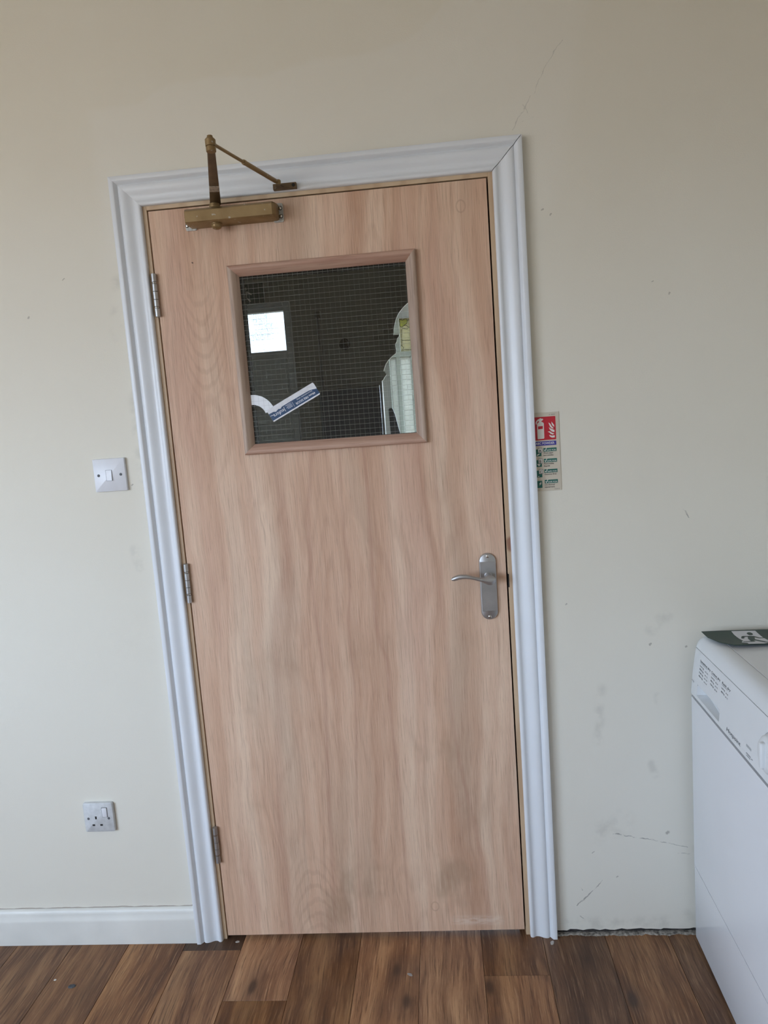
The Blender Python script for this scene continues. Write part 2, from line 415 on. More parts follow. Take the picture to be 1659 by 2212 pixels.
MHDOOR = plain('hall_door_white', (0.84, 0.86, 0.88), 0.35, 0, 0.02, 5)
MHBOX = plain('charcoal_board', (0.10, 0.10, 0.12), 0.5, 0, 0.06, 6)
MBAY = plain('bay_white_paint', (0.52, 0.51, 0.48), 0.6, 0, 0.03, 4)
MBAYG = plain('bay_sage_frame', (0.42, 0.44, 0.38), 0.5, 0, 0.03, 6)
MLEAD = plain('lead_came', (0.05, 0.052, 0.05), 0.6, 0.3, 0.1, 60)
MMAHOG = plain('dark_wood', (0.035, 0.018, 0.012), 0.45, 0, 0.1, 30)
MNETW = net_material('net_curtain_white', (0.2, 0.22, 0.22), (0.29, 0.285, 0.26))
MCATH = net_material('cathedral_glass_cream', (0.10, 0.10, 0.07), (0.25, 0.23, 0.165))
MCATHG = net_material('cathedral_glass_green', (0.02, 0.02, 0.01), (0.90, 0.95, 0.58))

# ------------------------------------------------------------------ object helpers
ORG = {}
def props(o, label=None, cat=None, kind=None, group=None):
    if label: o['label'] = label
    if cat: o['category'] = cat
    if kind: o['kind'] = kind
    if group: o['group'] = group
    return o
def thing(name, label, cat, loc=(0, 0, 0), rz=0.0, kind=None, local=False):
    o = bpy.data.objects.new(name, None); COL.objects.link(o)
    o.location = loc; o.rotation_euler = (0, 0, rz)
    ORG[o.name] = Vector((0, 0, 0)) if local else Vector(loc)
    return props(o, label, cat, kind)
def fin(bm, name, mat, parent=None, smooth=False, loc=None, label=None):
    bmesh.ops.recalc_face_normals(bm, faces=bm.faces[:])
    og = ORG[parent.name] if parent else Vector(loc or (0, 0, 0))
    if og.length: bmesh.ops.translate(bm, verts=bm.verts[:], vec=-og)
    me = bpy.data.meshes.new(name); bm.to_mesh(me); bm.free()
    if smooth:
        for p in me.polygons: p.use_smooth = True
        me.set_sharp_from_angle(angle=math.radians(38))
    me.materials.append(mat)
    o = bpy.data.objects.new(name, me); COL.objects.link(o)
    if parent: o.parent = parent; ORG[o.name] = og
    else: o.location = og; ORG[o.name] = og
    if label: o['label'] = label
    return o
def box(x0, x1, y0, y1, z0, z1, bev=0.0, seg=2, bm=None):
    b = bmesh.new()
    v = [b.verts.new(p) for p in ((x0,y0,z0),(x1,y0,z0),(x1,y1,z0),(x0,y1,z0),(x0,y0,z1),(x1,y0,z1),(x1,y1,z1),(x0,y1,z1))]
    for f in ((0,3,2,1),(4,5,6,7),(0,1,5,4),(1,2,6,5),(2,3,7,6),(3,0,4,7)): b.faces.new([v[i] for i in f])
    if bev: bmesh.ops.bevel(b, geom=b.edges[:], offset=bev, segments=seg, affect='EDGES', profile=0.5)
    if bm is None: return b
    me = bpy.data.meshes.new('tmp'); b.to_mesh(me); b.free(); bm.from_mesh(me); bpy.data.meshes.remove(me)
    return bm
def loft(rings, closed=True, caps=True, bm=None):
    b = bm or bmesh.new()
    R = [[b.verts.new(p) for p in r] for r in rings]
    n = len(R[0])
    for a, c in zip(R, R[1:]):
        for i in range(n if closed else n-1):
            j = (i+1) % n
            b.faces.new((a[i], a[j], c[j], c[i]))
    if caps and closed:
        b.faces.new(R[0][::-1]); b.faces.new(R[-1])
    return b
def frame_for(d):
    d = Vector(d).normalized()
    a = Vector((0, 0, 1)) if abs(d.z) < 0.9 else Vector((1, 0, 0))
    s = d.cross(a).normalized()
    return s, s.cross(d).normalized()
def tube(pts, rad, n=12, bm=None):
    """round rod; rad a number or one per point"""
    rings = []
    pts = [Vector(p) for p in pts]
    for i, p in enumerate(pts):
        d = pts[min(i+1, len(pts)-1)] - pts[max(i-1, 0)]
        s, u = frame_for(d)
        r = rad if isinstance(rad, (int, float)) else rad[i]
        rings.append([p + s*r*math.cos(2*math.pi*k/n) + u*r*math.sin(2*math.pi*k/n) for k in range(n)])
    return loft(rings, True, True, bm)
def lathe(base, axis, prof, n=20, bm=None):
    """prof: (distance along axis, radius)"""
    base = Vector(base); ax = Vector(axis).normalized(); s, u = frame_for(ax)
    return loft([[base+ax*h + (s*math.cos(2*math.pi*k/n)+u*math.sin(2*math.pi*k/n))*max(r, 1e-5) for k in range(n)] for h, r in prof], True, True, bm)
def slab(poly, f0, f1, bm=None):
    """polygon (2D) extruded between two mappings 2D -> 3D"""
    return loft([[f0(p) for p in poly], [f1(p) for p in poly]], True, True, bm)
def wallpoly(poly, y0, y1, bm=None):
    return slab(poly, lambda p: (p[0], y0, p[1]), lambda p: (p[0], y1, p[1]), bm)
def rrect(x0, x1, z0, z1, r, n=5):
    out = []
    for cx, cz, a in ((x1-r, z0+r, -90), (x1-r, z1-r, 0), (x0+r, z1-r, 90), (x0+r, z0+r, 180)):
        for k in range(n+1):
            t = math.radians(a+90*k/n); out.append((cx+r*math.cos(t), cz+r*math.sin(t)))
    return out
def lettering(text, size, place, mat, parent, name='lettering', align='LEFT', bold=0.0, squeeze=1.0, maxw=None, spacing=1.0):
    """flat print: 2D outline of the text mapped to 3D by place((x, y))"""
    cu = bpy.data.curves.new('tmp', 'FONT'); cu.body = text; cu.size = size; cu.align_x = align; cu.resolution_u = 2; cu.offset = bold; cu.space_character = spacing
    o = bpy.data.objects.new('tmp', cu); COL.objects.link(o)
    dg = bpy.context.evaluated_depsgraph_get()
    me = bpy.data.meshes.new_from_object(o.evaluated_get(dg))
    bpy.data.objects.remove(o); bpy.data.curves.remove(cu)
    b = bmesh.new(); b.from_mesh(me); bpy.data.meshes.remove(me)
    if maxw:
        wd = max(v.co.x for v in b.verts)-min(v.co.x for v in b.verts); squeeze = maxw/wd
    for v in b.verts: v.co = Vector(place((v.co.x*squeeze, v.co.y)))
    bmesh.ops.triangulate(b, faces=b.faces[:])
    og = ORG[parent.name]
    me = bpy.data.meshes.new(name)
    for v in b.verts: v.co -= og
    b.to_mesh(me); b.free(); me.materials.append(mat)
    q = bpy.data.objects.new(name, me); COL.objects.link(q); q.parent = parent; ORG[q.name] = og
    return q
def flat(poly, place, mat, parent, name, label=None):
    b = bmesh.new()
    b.faces.new([b.verts.new(place(p)) for p in poly]).normal_update()
    bmesh.ops.triangulate(b, faces=b.faces[:], ngon_method='EAR_CLIP')
    return fin(b, name, mat, parent, label=label)

# ------------------------------------------------------------------ the setting
DW, DZ0, DZ1 = 0.838, 0.0115, 1.9925           # door width, bottom, top
XL, XR, ZH = -0.0140, 0.8530, 2.0055           # inner edges of the architrave
OX0, OX1, OZ = -0.030, 0.868, 2.022            # hole in the wall
AW = 0.0715                                    # architrave width

def wall_with_hole(name, axis, pos, thick, a0, a1, z0, z1, hole, mat, label):
    b = bmesh.new()
    h0, h1, k0, k1 = hole
    for (p0, p1, q0, q1) in ((a0, h0, z0, z1), (h1, a1, z0, z1), (h0, h1, k1, z1), (h0, h1, z0, k0)):
        if p1-p0 < 1e-4 or q1-q0 < 1e-4: continue
        if axis == 'y': box(p0, p1, pos, pos+thick, q0, q1, bm=b)
        else: box(pos, pos+thick, p0, p1, q0, q1, bm=b)
    return props(fin(b, name, mat), label, 'wall', 'structure')

# wall with the door: left and over the door it runs down to the floor, on the right it stops short of it
b = bmesh.new()
box(RX0-0.12, OX0, 0, 0.12, 0, RZ1, bm=b)
n0 = len(b.faces)
box(OX0, OX1, 0, 0.12, OZ, RZ1, bm=b)
n1 = len(b.faces)
ragged = [(OX1, RZ1), (OX1, 0.012)]
xx = OX1
while xx < RX1+0.1:
    xx += random.uniform(0.006, 0.02)
    ragged.append((xx, 0.0125+random.uniform(-0.0025, 0.003)))
ragged += [(RX1+0.12, 0.012), (RX1+0.12, RZ1)]
wallpoly(ragged, 0, 0.10, b)
for i, f_ in enumerate(b.faces): f_.material_index = 0 if i < n0 else 1 if i < n1 else 2
wbk = fin(b, 'wall_back', MWL)
wbk.data.materials.append(MWT); wbk.data.materials.append(MWR)
props(wbk, 'cream painted wall with scuffs and paint patch around the wooden door', 'wall', 'structure')
props(fin(box(OX1, RX1, 0.006, 0.11, -0.01, 0.02), 'trim_1', MGAP), 'dark crevice under the bare wall foot beside the white appliance', 'trim', 'structure')
# ragged bead of old filler where the skirting board is missing
b = bmesh.new(); rings = []
xx = 0.926; hs, ds = 0.002, 0.006
while xx < RX1-0.02:
    hs += (0.0024-hs)*0.25+random.uniform(-0.0011, 0.0011); ds += (0.0075-ds)*0.2+random.uniform(-0.0024, 0.0024)
    h = max(0.0005, hs); d = max(0.002, ds)
    rings.append([(xx, 0.012, 0.0), (xx, -d, 0.0), (xx, -d*0.85, h*0.45), (xx, -d*0.5, h*0.9), (xx, -d*0.1, h), (xx, 0.012, h*0.7)])
    xx += random.uniform(0.002, 0.006)
loft(rings, True, True, b)
props(fin(b, 'trim_2', MGROUT, smooth=True), 'ragged strip of old filler along floor where skirting is missing', 'trim', 'structure')

wall_with_hole('wall_rear', 'y', RY0-0.15, 0.15, RX0-0.12, RX1+0.12, 0, RZ1, WIN_REAR, MW, 'cream wall behind the viewer with a wide window')
wall_with_hole('wall_left', 'x', RX0-0.12, 0.12, RY0, 0, 0, RZ1, WIN_SIDE, MW, 'cream side wall with a window left of the door')
props(fin(box(RX1, RX1+0.12, RY0, 0, 0, RZ1), 'wall_right', MW), 'cream side wall behind the white appliance', 'wall', 'structure')
props(fin(box(RX0-0.12, RX1+0.12, RY0-0.15, 0.12, RZ1, RZ1+0.1), 'ceiling', MCEIL), 'plain white painted ceiling of the room', 'ceiling', 'structure')
def window(name, axis, c0, c1, z0, z1, pos, label):
    b = bmesh.new(); t = 0.05
    mid = (c0+c1)/2
    for a0, a1, q0, q1 in ((c0, c0+t, z0, z1), (c1-t, c1, z0, z1), (c0+t, c1-t, z0, z0+t), (c0+t, c1-t, z1-t, z1), (mid-t/2, mid+t/2, z0+t, z1-t)):
        if axis == 'y': box(a0, a1, pos, pos+0.06, q0, q1, bm=b)
        else: box(pos, pos+0.06, a0, a1, q0, q1, bm=b)
    props(fin(b, name, MTRIM), label, 'window', 'structure')
window('window_1', 'y', *WIN_REAR, RY0-0.10, 'white framed window in the wall behind the viewer')
window('window_2', 'x', *WIN_SIDE, RX0-0.09, 'white framed window in the left side wall')

# floor of separate planks laid towards the door
fl = props(fin(box(RX0-0.1, RX1+0.1, RY0-0.1, 0.13, -0.03, -0.004), 'floor', MGAP), 'brown oak effect plank floor with dark knots', 'floor', 'structure')
PWD = 0.1675
SEAMS = [0.0475+PWD*k for k in range(-15, 13)]
TONES = {-4: (.40, .45), -3: (.43, .5), -2: (.52, .55), -1: (.50, .45), 0: (.56, .4), 1: (.40, .55), 2: (.58, .42), 3: (.56, .32), 4: (.55, .45), 5: (.34, .35), 6: (.46, .5), 7: (.36, .4), 8: (.4, .4)}
JOINT = {4: -0.144, 0: -0.218, -1: -0.043, -2: -0.62, 1: -0.83, 2: -0.46, 3: -0.95, 5: -0.71, 6: -0.39, 7: -0.9, -3: -0.35, -4: -0.8}
BACKT = {4: (.40, .5), 0: (.60, .35), -1: (.20, .4)}
FRONT = {0: (.38, .65)}
for k in range(-14, 12):
    x0 = max(0.0475+PWD*k, RX0); x1 = min(0.0475+PWD*(k+1), RX1)
    if x1-x0 < 0.01: continue
    j = JOINT.get(k, -random.uniform(0.1, 1.1))
    cuts = [0.10, j]
    while cuts[-1] > RY0: cuts.append(max(cuts[-1]-1.22, RY0))
    for i, (ya, yb) in enumerate(zip(cuts, cuts[1:])):
        if ya-yb < 0.005: continue
        o = fin(box(x0+0.0005, x1-0.0005, yb+0.0005, ya-0.0005, -0.004, 0.0, 0.0005, 1), 'plank', MFLOOR, fl)
        t = TONES.get(k, (random.uniform(.36, .58), random.uniform(.3, .6)))
        if i == 0 and k in BACKT: t = BACKT[k]
        if i == 1 and k in FRONT: t = FRONT[k]
        o.color = (0.46+(t[0]-0.46)*1.5, random.random(), t[1], 1)

# skirting board left of the door
prof = [(0, 0), (0.016, 0), (0.0165, 0.070), (0.0155, 0.077), (0.0125, 0.083), (0.0115, 0.092), (0.010, 0.099), (0.0065, 0.1035), (0.002, 0.1050), (0, 0.1050)]
b = loft([[(x, -d, z+0.0005) for d, z in prof] for x in (RX0, XL-AW-0.0015)])
props(fin(b, 'baseboard_left', MSKIRT, smooth=True), 'white skirting board with moulded top edge left of the door', 'baseboard', 'structure')

# architrave: moulded profile (distance from inner edge, depth)
AP = [(0, 0), (0, 0.0060), (0.0010, 0.0092), (0.0032, 0.0112), (0.0062, 0.0117), (0.0092, 0.0110), (0.0118, 0.0090), (0.0145, 0.0072), (0.0185, 0.0064), (0.0225, 0.0067),
      (0.0270, 0.0083), (0.0320, 0.0110), (0.0365, 0.0132), (0.0410, 0.0145), (0.0455, 0.0148), (0.0490, 0.0139), (0.0510, 0.0122), (0.0524, 0.0105), (0.0532, 0.0104), (0.0565, 0.0152), (0.0600, 0.0194), (0.0612, 0.0203), (AW-0.001, 0.0203), (AW, 0.0197), (AW, 0)]
b = loft([[(XL-u, -d, 0.0) for u, d in AP], [(XL-u, -d, ZH+u) for u, d in AP]])
props(fin(b, 'trim_3', MTRIM, smooth=True), 'white moulded architrave upright on the hinge side of the door', 'trim', 'structure')
b = loft([[(XL-u+0.0001, -d, ZH+u) for u, d in AP], [(XR+u-0.0012, -d, ZH+u) for u, d in AP]])
props(fin(b, 'trim_4', MTRIM, smooth=True), 'white moulded architrave head above the wooden door', 'trim', 'structure')
b = loft([[(XR+u, -d, 0.0) for u, d in AP], [(XR+u, -d, ZH+u-0.0010) for u, d in AP]])
props(fin(b, 'trim_5', MTRIM, smooth=True), 'white moulded architrave upright on the handle side of the door', 'trim', 'structure')

# timber door lining with stops
tl = thing('trim_6', 'pale timber door lining showing as thin strip around the door', 'door lining', (0, 0, 0), kind='structure')
fin(box(OX0, -0.0035, -0.0004, 0.118, 0, OZ, 0.0008, 1), 'jamb', MPINE, tl)
fin(box(DW+0.0042, OX1, -0.0004, 0.118, 0, OZ, 0.0008, 1), 'jamb', MPINE, tl)
fin(box(-0.0035, DW+0.0042, -0.0004, 0.118, DZ1+0.0032, OZ, 0.0008, 1), 'head', MPINE, tl)
fin(box(-0.0035, 0.012, 0.047, 0.085, 0, DZ1), 'stop', MPINE, tl)
fin(box(DW-0.012, DW+0.0042, 0.047, 0.085, 0, DZ1), 'stop', MPINE, tl)
fin(box(0.012, DW-0.012, 0.047, 0.085, DZ1-0.014, DZ1+0.0032), 'stop', MPINE, tl)
fin(box(DW+0.0030, DW+0.0066, -0.0012, 0.03, 0.985, 1.020, 0.0006, 1), 'strike_plate', MDARK, tl)

# ------------------------------------------------------------------ the door
FX0, FX1, FZ0, FZ1 = 0.1872, 0.6577, 1.3720, 1.8436   # outer edge of the glazing beads
BW = 0.0262
GX0, GX1, GZ0, GZ1 = FX0+BW, FX1-BW, FZ0+BW, FZ1-BW
door = thing('door_1', 'flush plywood veneer door with wired glass window and lever handle', 'door', (0, 0, 0), kind='structure')
b = bmesh.new()
o_ = [(0, DZ0), (DW, 0.0165), (DW, DZ1), (0, DZ1)]
h0, h1, h2, h3 = GX0-0.012, GX1+0.012, GZ0-0.012, GZ1+0.012
i_ = [(h0, h2), (h1, h2), (h1, h3), (h0, h3)]
vs = {}
for nm, pts in (('o', o_), ('i', i_)):
    for y in (0.0, 0.044):
        vs[nm, y] = [b.verts.new((p[0], y, p[1])) for p in pts]
for k in range(4):
    j = (k+1) % 4
    b.faces.new((vs['o', 0.0][k], vs['o', 0.0][j], vs['i', 0.0][j], vs['i', 0.0][k]))
    b.faces.new((vs['o', 0.044][k], vs['i', 0.044][k], vs['i', 0.044][j], vs['o', 0.044][j]))
    b.faces.new((vs['o', 0.0][k], vs['o', 0.044][k], vs['o', 0.044][j], vs['o', 0.0][j]))
    b.faces.new((vs['i', 0.0][k], vs['i', 0.0][j], vs['i', 0.044][j], vs['i', 0.044][k]))
fin(b, 'leaf', MDOOR, door)
# glazing beads, mitred, on the near side (and plain ones on the far side)
BP = [(0, 0.0), (0, -0.0085), (0.0012, -0.0112), (0.0035, -0.0128), (0.0095, -0.0130), (0.0118, -0.0118), (BW-0.0008, 0.0036), (BW, 0.0058), (0.015, 0.0058), (0.015, 0.0)]
def bead(side):
    L = []
    for u, y in BP:
        x0, x1, z0, z1 = FX0+u, FX1-u, FZ0+u, FZ1-u
        L.append({'l': ((x0, y, z0), (x0, y, z1)), 'r': ((x1, y, z0), (x1, y, z1)), 't': ((x0, y, z1), (x1, y, z1)), 'b': ((x0, y, z0), (x1, y, z0))}[side])
    return loft([[q[0] for q in L], [q[1] for q in L]])
for s_ in 'lrtb': fin(bead(s_), 'glazing_bead', MBV if s_ in 'lr' else MBH, door, smooth=True)
b = bmesh.new()
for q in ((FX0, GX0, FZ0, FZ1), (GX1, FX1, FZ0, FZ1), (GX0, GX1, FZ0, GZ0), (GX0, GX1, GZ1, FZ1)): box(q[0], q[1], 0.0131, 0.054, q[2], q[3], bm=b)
fin(b, 'rear_bead', MGAP, door)  # near-black colour stands in for shade, so the lit reveal looks dark
gp = fin(box(GX0-0.010, GX1+0.010, 0.0062, 0.0126, GZ0-0.010, GZ1+0.010), 'glass_pane', MGLASS, door)
b = bmesh.new()
k = 0
while GX0-0.006+k*0.01275 < GX1+0.008:
    x = GX0-0.006+k*0.01275; tube([(x, 0.0092, GZ0-0.009+(GZ1-GZ0+0.018)*i/12) for i in range(13)], 0.00017, 4, b); k += 1
k = 0
while GZ0-0.006+k*0.01275 < GZ1+0.008:
    z = GZ0-0.006+k*0.01275; tube([(GX0-0.009+(GX1-GX0+0.018)*i/12, 0.0088, z) for i in range(13)], 0.00028, 4, b); k += 1
wm = fin(b, 'wire_mesh', MWIRE, door, label='fine square wire grid set inside the glass'); wm['kind'] = 'stuff'
# hinges
for z0, z1 in ((1.7355, 1.8415), (0.9905, 1.0965), (0.2400, 0.3470)):
    hg = fin(box(-0.0034, -0.0002, -0.006, 0.03, z0, z1), 'hinge', MSTEEL, door)
    L = z1-z0; R = 0.0066; ax = (-0.0018, -0.0062)
    cuts = [0, 0.20, 0.235, 0.40, 0.585, 0.765, 0.80, 1.0]
    for i, (a, c) in enumerate(zip(cuts, cuts[1:])):
        ring = i in (1, 5)
        g = 0.0005; r = R*(0.93 if ring else 1.0)
        fin(lathe((ax[0], ax[1], z0), (0, 0, 1), [(L*a+g*0.4, r*0.86), (L*a+g*1.4, r), (L*c-g*1.4, r), (L*c-g*0.4, r*0.86)], 18), 'bearing_ring' if ring else 'knuckle', MSTEELB if ring else MSTEEL, hg, smooth=True)
# lever handle on a long backplate
HX, HZ = 0.7912, 0.9907
bpo = [(HX+0.0213*math.cos(math.radians(a)), 1.0570+0.0213*math.sin(math.radians(a))) for a in range(0, 181, 10)] + [(HX+0.0213*math.cos(math.radians(a))-0.001, 0.9245+0.0213*math.sin(math.radians(a))) for a in range(180, 361, 10)]
ce = Vector((HX, 0, HZ))
def sc_(p, k): return (HX+(p[0]-HX)*(1-k*2/0.043), HZ+(p[1]-HZ)*(1-k*2/0.175))
b = loft([[(q[0], y, q[1]) for q in [sc_(p, k) for p in bpo]] for y, k in ((0.0, 0.0), (-0.0045, 0.0), (-0.0062, 0.0010), (-0.0070, 0.0022))])
hd = fin(b, 'lever_handle', MSTEEL, door, smooth=True, label='satin steel lever handle on a round ended backplate')
pl = fin(box(HX-0.0196, HX+0.0192, -0.0078, -0.006, 0.9262, 1.0565, 0.0006, 1), 'raised_panel', MSTEEL, hd)
for z in (1.0706, 0.9110): 
    fin(lathe((HX+0.001 if z > 1 else HX-0.001, -0.0066, z), (0, -1, 0), [(0, 0.0042), (0.0009, 0.0040), (0.0016, 0.0026), (0.0017, 0.0)], 14), 'screw', MSTEELB, hd, smooth=True)
fin(lathe((HX, -0.0074, 1.0200), (0, -1, 0), [(0, 0.0098), (0.0025, 0.0098), (0.0030, 0.0088), (0.016, 0.0082), (0.030, 0.0088), (0.036, 0.0086), (0.040, 0.006)], 22), 'spindle_rose', MSTEEL, hd, smooth=True)
LV = [(0.8060, 1.0195, 0.0035, 0.004), (0.8020, 1.0180, 0.0085, 0.0055), (0.7950, 1.0165, 0.0110, 0.0065), (0.7880, 1.0158, 0.0100, 0.0068), (0.7800, 1.0168, 0.0066, 0.0064), (0.7713, 1.0189, 0.0042, 0.0060), (0.7630, 1.0210, 0.0037, 0.0058),
      (0.7530, 1.0243, 0.0037, 0.0056), (0.7430, 1.0275, 0.0041, 0.0056), (0.7330, 1.0292, 0.0047, 0.0057), (0.7230, 1.0296, 0.0052, 0.0058), (0.7140, 1.0284, 0.0054, 0.0058), (0.7060, 1.0258, 0.0052, 0.0056), (0.7000, 1.0238, 0.0042, 0.005), (0.6962, 1.0232, 0.0022, 0.003)]
rings = []
for i, (x, z, rz, ry) in enumerate(LV):
    a = LV[max(i-1, 0)]; c = LV[min(i+1, len(LV)-1)]
    d = Vector((c[0]-a[0], 0, c[1]-a[1])).normalized(); u = Vector((-d.z, 0, d.x))
    yy = -0.043 - 0.004*math.sin(math.pi*min(1, max(0, (0.79-x)/0.09)))
    rz *= 1.18
    rings.append([Vector((x, yy, z)) + u*rz*math.cos(2*math.pi*k/16) + Vector((0, 1, 0))*ry*math.sin(2*math.pi*k/16) for k in range(16)])
fin(loft(rings), 'lever', MSTEEL, hd, smooth=True)

# ------------------------------------------------------------------ overhead door closer
dc = thing('door_closer', 'worn gold overhead door closer with folding arm above the door window', 'door closer', (0.218, -0.02, 1.938))
yf = -0.056
bp = [(0, 1.9400), (yf+0.004, 1.9400), (yf, 1.9425), (yf, 1.9670), (yf+0.006, 1.9735), (-0.012, 1.9800), (0, 1.9800)]
def ring(x, k): return [(x, y*k[0], 1.958+(z-1.958)*k[1]) for y, z in bp]
body = fin(loft([ring(0.1075, (0.92, 0.94)), ring(0.1095, (1, 1)), ring(0.3235, (1, 1)), ring(0.3285, (0.90, 0.90)), ring(0.3300, (0.55, 0.80))]), 'body', MBRASS, dc, smooth=True)
MPLATE = plain('chipped_white_metal', (0.50, 0.49, 0.46), 0.4, 0.2, 0.2, 120)
for q in ((0.0925, 0.1200), (0.3150, 0.3405)):
    fin(wallpoly(rrect(q[0], q[1], 1.9365, 1.9810, 0.004), 0.0, -0.0035), 'mounting_ear', MPLATE, dc)
for x, z in ((0.3340, 1.9690), (0.3344, 1.9500), (0.0968, 1.9490), (0.0966, 1.9690)):
    fin(lathe((x, -0.0035, z), (0, -1, 0), [(0, 0.0040), (0.0014, 0.0036), (0.0022, 0.002), (0.0024, 0)], 14), 'screw', MDARK if False else MSTEELB, dc, smooth=True)
    fin(lathe((x, -0.0033, z), (0, -1, 0), [(0, 0.0050), (0.0006, 0.0050)], 14), 'screw_seat', MDARK, dc)
fin(lathe((0.1790, -0.031, 1.9405), (0, 0, -1), [(0, 0.0140), (0.004, 0.0140), (0.005, 0.0125), (0.009, 0.0120), (0.0125, 0.0095), (0.0145, 0.005), (0.015, 0.0)], 22), 'pinion_cap', MBRASS, dc, smooth=True)
fin(lathe((0.1790, -0.031, 1.976), (0, 0, 1), [(0, 0.0135), (0.006, 0.0135), (0.007, 0.012), (0.012, 0.012)], 22), 'pinion_collar', MBRASS, dc, smooth=True)
EL = Vector((0.2672, -0.3300, 1.9990))
A0 = Vector((0.1790, -0.022, 1.9880))
d = (EL-A0).normalized(); s_ = d.cross(Vector((0, 0, 1))).normalized(); u_ = s_.cross(d)
rings = []
for t, wd, th in ((0.0, 0.0125, 0.0026), (0.03, 0.0130, 0.0030), (0.5, 0.0105, 0.0030), (0.93, 0.0082, 0.0030), (1.0, 0.0075, 0.0026)):
    c = A0.lerp(EL, t)
    rings.append([c+s_*wd*a+u_*th*e for a, e in ((-1, -0.6), (-0.85, -1), (0.85, -1), (1, -0.6), (1, 0.6), (0.85, 1), (-0.85, 1), (-1, 0.6))])
arm = fin(loft(rings), 'main_arm', MBRASSD, dc, smooth=True, label='dark bronze tapered main arm')
# wrap of tape on the arm
rings = []
for t in (0.285, 0.395):
    c = A0.lerp(EL, t); wd = 0.0128-0.0045*t
    rings.append([c+s_*wd*a+u_*0.0036*e for a, e in ((-1, -0.8), (-0.85, -1), (0.85, -1), (1, -0.8), (1, 0.8), (0.85, 1), (-0.85, 1), (-1, 0.8))])
fin(loft(rings), 'paint_band', plain('scraped_paint', (0.44, 0.38, 0.31), 0.5, 0.1, 0.25, 150), arm)
fin(lathe((EL.x, EL.y, EL.z-0.006), (0, 0, 1), [(0, 0.0090), (0.001, 0.0100), (0.009, 0.0100), (0.0095, 0.0086), (0.0105, 0.0086), (0.011, 0.0104), (0.023, 0.0108), (0.0245, 0.0095), (0.028, 0.0060), (0.031, 0.0055)], 20), 'elbow', MBRASS, dc, smooth=True)
P0 = EL+Vector((0.0035, 0.010, 0.012)); P1 = Vector((0.3405, -0.0440, 2.0170))
PM = P0.lerp(P1, 0.44)
fin(tube([P0, P0.lerp(P1, 0.03), PM+(P1-P0)*0.02], [0.0042, 0.0034, 0.0034], 12), 'forearm_rod', MBRASS, dc, smooth=True)
fin(tube([PM-(P1-P0)*0.02, PM-(P1-P0)*0.012, PM+(P1-P0)*0.012, PM+(P1-P0)*0.016, PM+(P1-P0)*0.03, P0.lerp(P1, 0.965), P1], [0.0048, 0.0056, 0.0056, 0.0045, 0.0052, 0.0052, 0.003], 14), 'forearm_tube', MBRASS, dc, smooth=True)
sh = fin(box(0.3240, 0.3815, -0.0215, -0.0108, 2.0070, 2.0210, 0.0008, 1), 'frame_shoe', MBRASSD, dc)
fin(slab([(0.328, -0.021), (0.366, -0.021), (0.352, -0.030), (0.348, -0.050), (0.338, -0.052), (0.334, -0.032)], lambda p: (p[0], p[1], 2.0072), lambda p: (p[0], p[1], 2.0105)), 'shoe_lug', MBRASSD, sh)
fin(lathe((0.3425, -0.043, 2.0085), (0, 0, 1), [(0, 0.0062), (0.012, 0.0062), (0.014, 0.004)], 16), 'shoe_pivot', MBRASS, sh, smooth=True)
fin(lathe((0.3745, -0.0215, 2.0145), (0, -1, 0), [(0, 0.0042), (0.0006, 0.0042)], 14), 'shoe_screw', MDARK, sh)

# ------------------------------------------------------------------ stickers on the glass
st = thing('fire_door_sticker', 'crooked white and navy fire door sticker upside down on the glass', 'sticker', (0.32, 0.006, 1.497))
A, B, C_, D_ = [Vector((p[0], 0, p[1])) for p in ((0.2504, 1.4818), (0.3771, 1.5435), (0.3936, 1.5126), (0.2659, 1.4501))]
SL, SH = (A-B).length, (C_-B).length
ex, ey = (A-B)/SL, (C_-B)/SH
def SP(p, lift=0.0): 
    q = B+ex*p[0]+ey*p[1]; return (q.x, 0.0059-lift, q.z)
b = slab(rrect(0, SL, 0, SH, 0.003), lambda p: SP(p, 0.0), lambda p: SP(p, 0.0004))
fin(b, 'film', MSTW, st)
wav = [(0.0, SH*0.52), (SL*0.04, SH*0.47), (SL*0.08, SH*0.41), (SL*0.15, SH*0.36), (SL*0.5, SH*0.34), (SL*0.72, SH*0.34), (SL*0.76, SH*0.42), (SL*0.80, SH*0.36), (SL*0.86, SH*0.44), (SL*0.90, SH*0.36), (SL, SH*0.33), (SL, SH*0.90), (0, SH*0.90)]
flat(wav, lambda p: SP(p, 0.0005), MSTB, st, 'navy_band')
lift = lambda dx, dy: (lambda p: SP((p[0]+dx, p[1]+dy), 0.0006))
lettering('44mm FIRE DOOR', 0.0085, lift(0.009, SH*0.62), MSTW, st, maxw=0.058, bold=0.0001)
lettering('Intumescent strip', 0.0055, lift(0.013, SH*0.43), MSTW, st, maxw=0.046)
flat([(SL*0.515, SH*0.40), (SL*0.519, SH*0.40), (SL*0.519, SH*0.82), (SL*0.515, SH*0.82)], lambda p: SP(p, 0.0006), MSTW, st, 'divider')
for i in range(4):
    y = SH*(0.42+0.09*i); flat([(SL*0.54, y), (SL*(0.66-0.02*(i % 2)), y), (SL*(0.66-0.02*(i % 2)), y+0.0009), (SL*0.54, y+0.0009)], lambda p: SP(p, 0.0006), MSTW, st, 'small_print')
lettering('Jeufors', 0.0135, lift(SL*0.69, SH*0.52), MSTW, st, maxw=SL*0.25)
flat([(SL*0.90, SH*0.60), (SL*0.95, SH*0.52), (SL*0.995, SH*0.50), (SL*0.995, SH*0.53), (SL*0.95, SH*0.56)], lambda p: SP(p, 0.0006), MSTW, st, 'flourish')

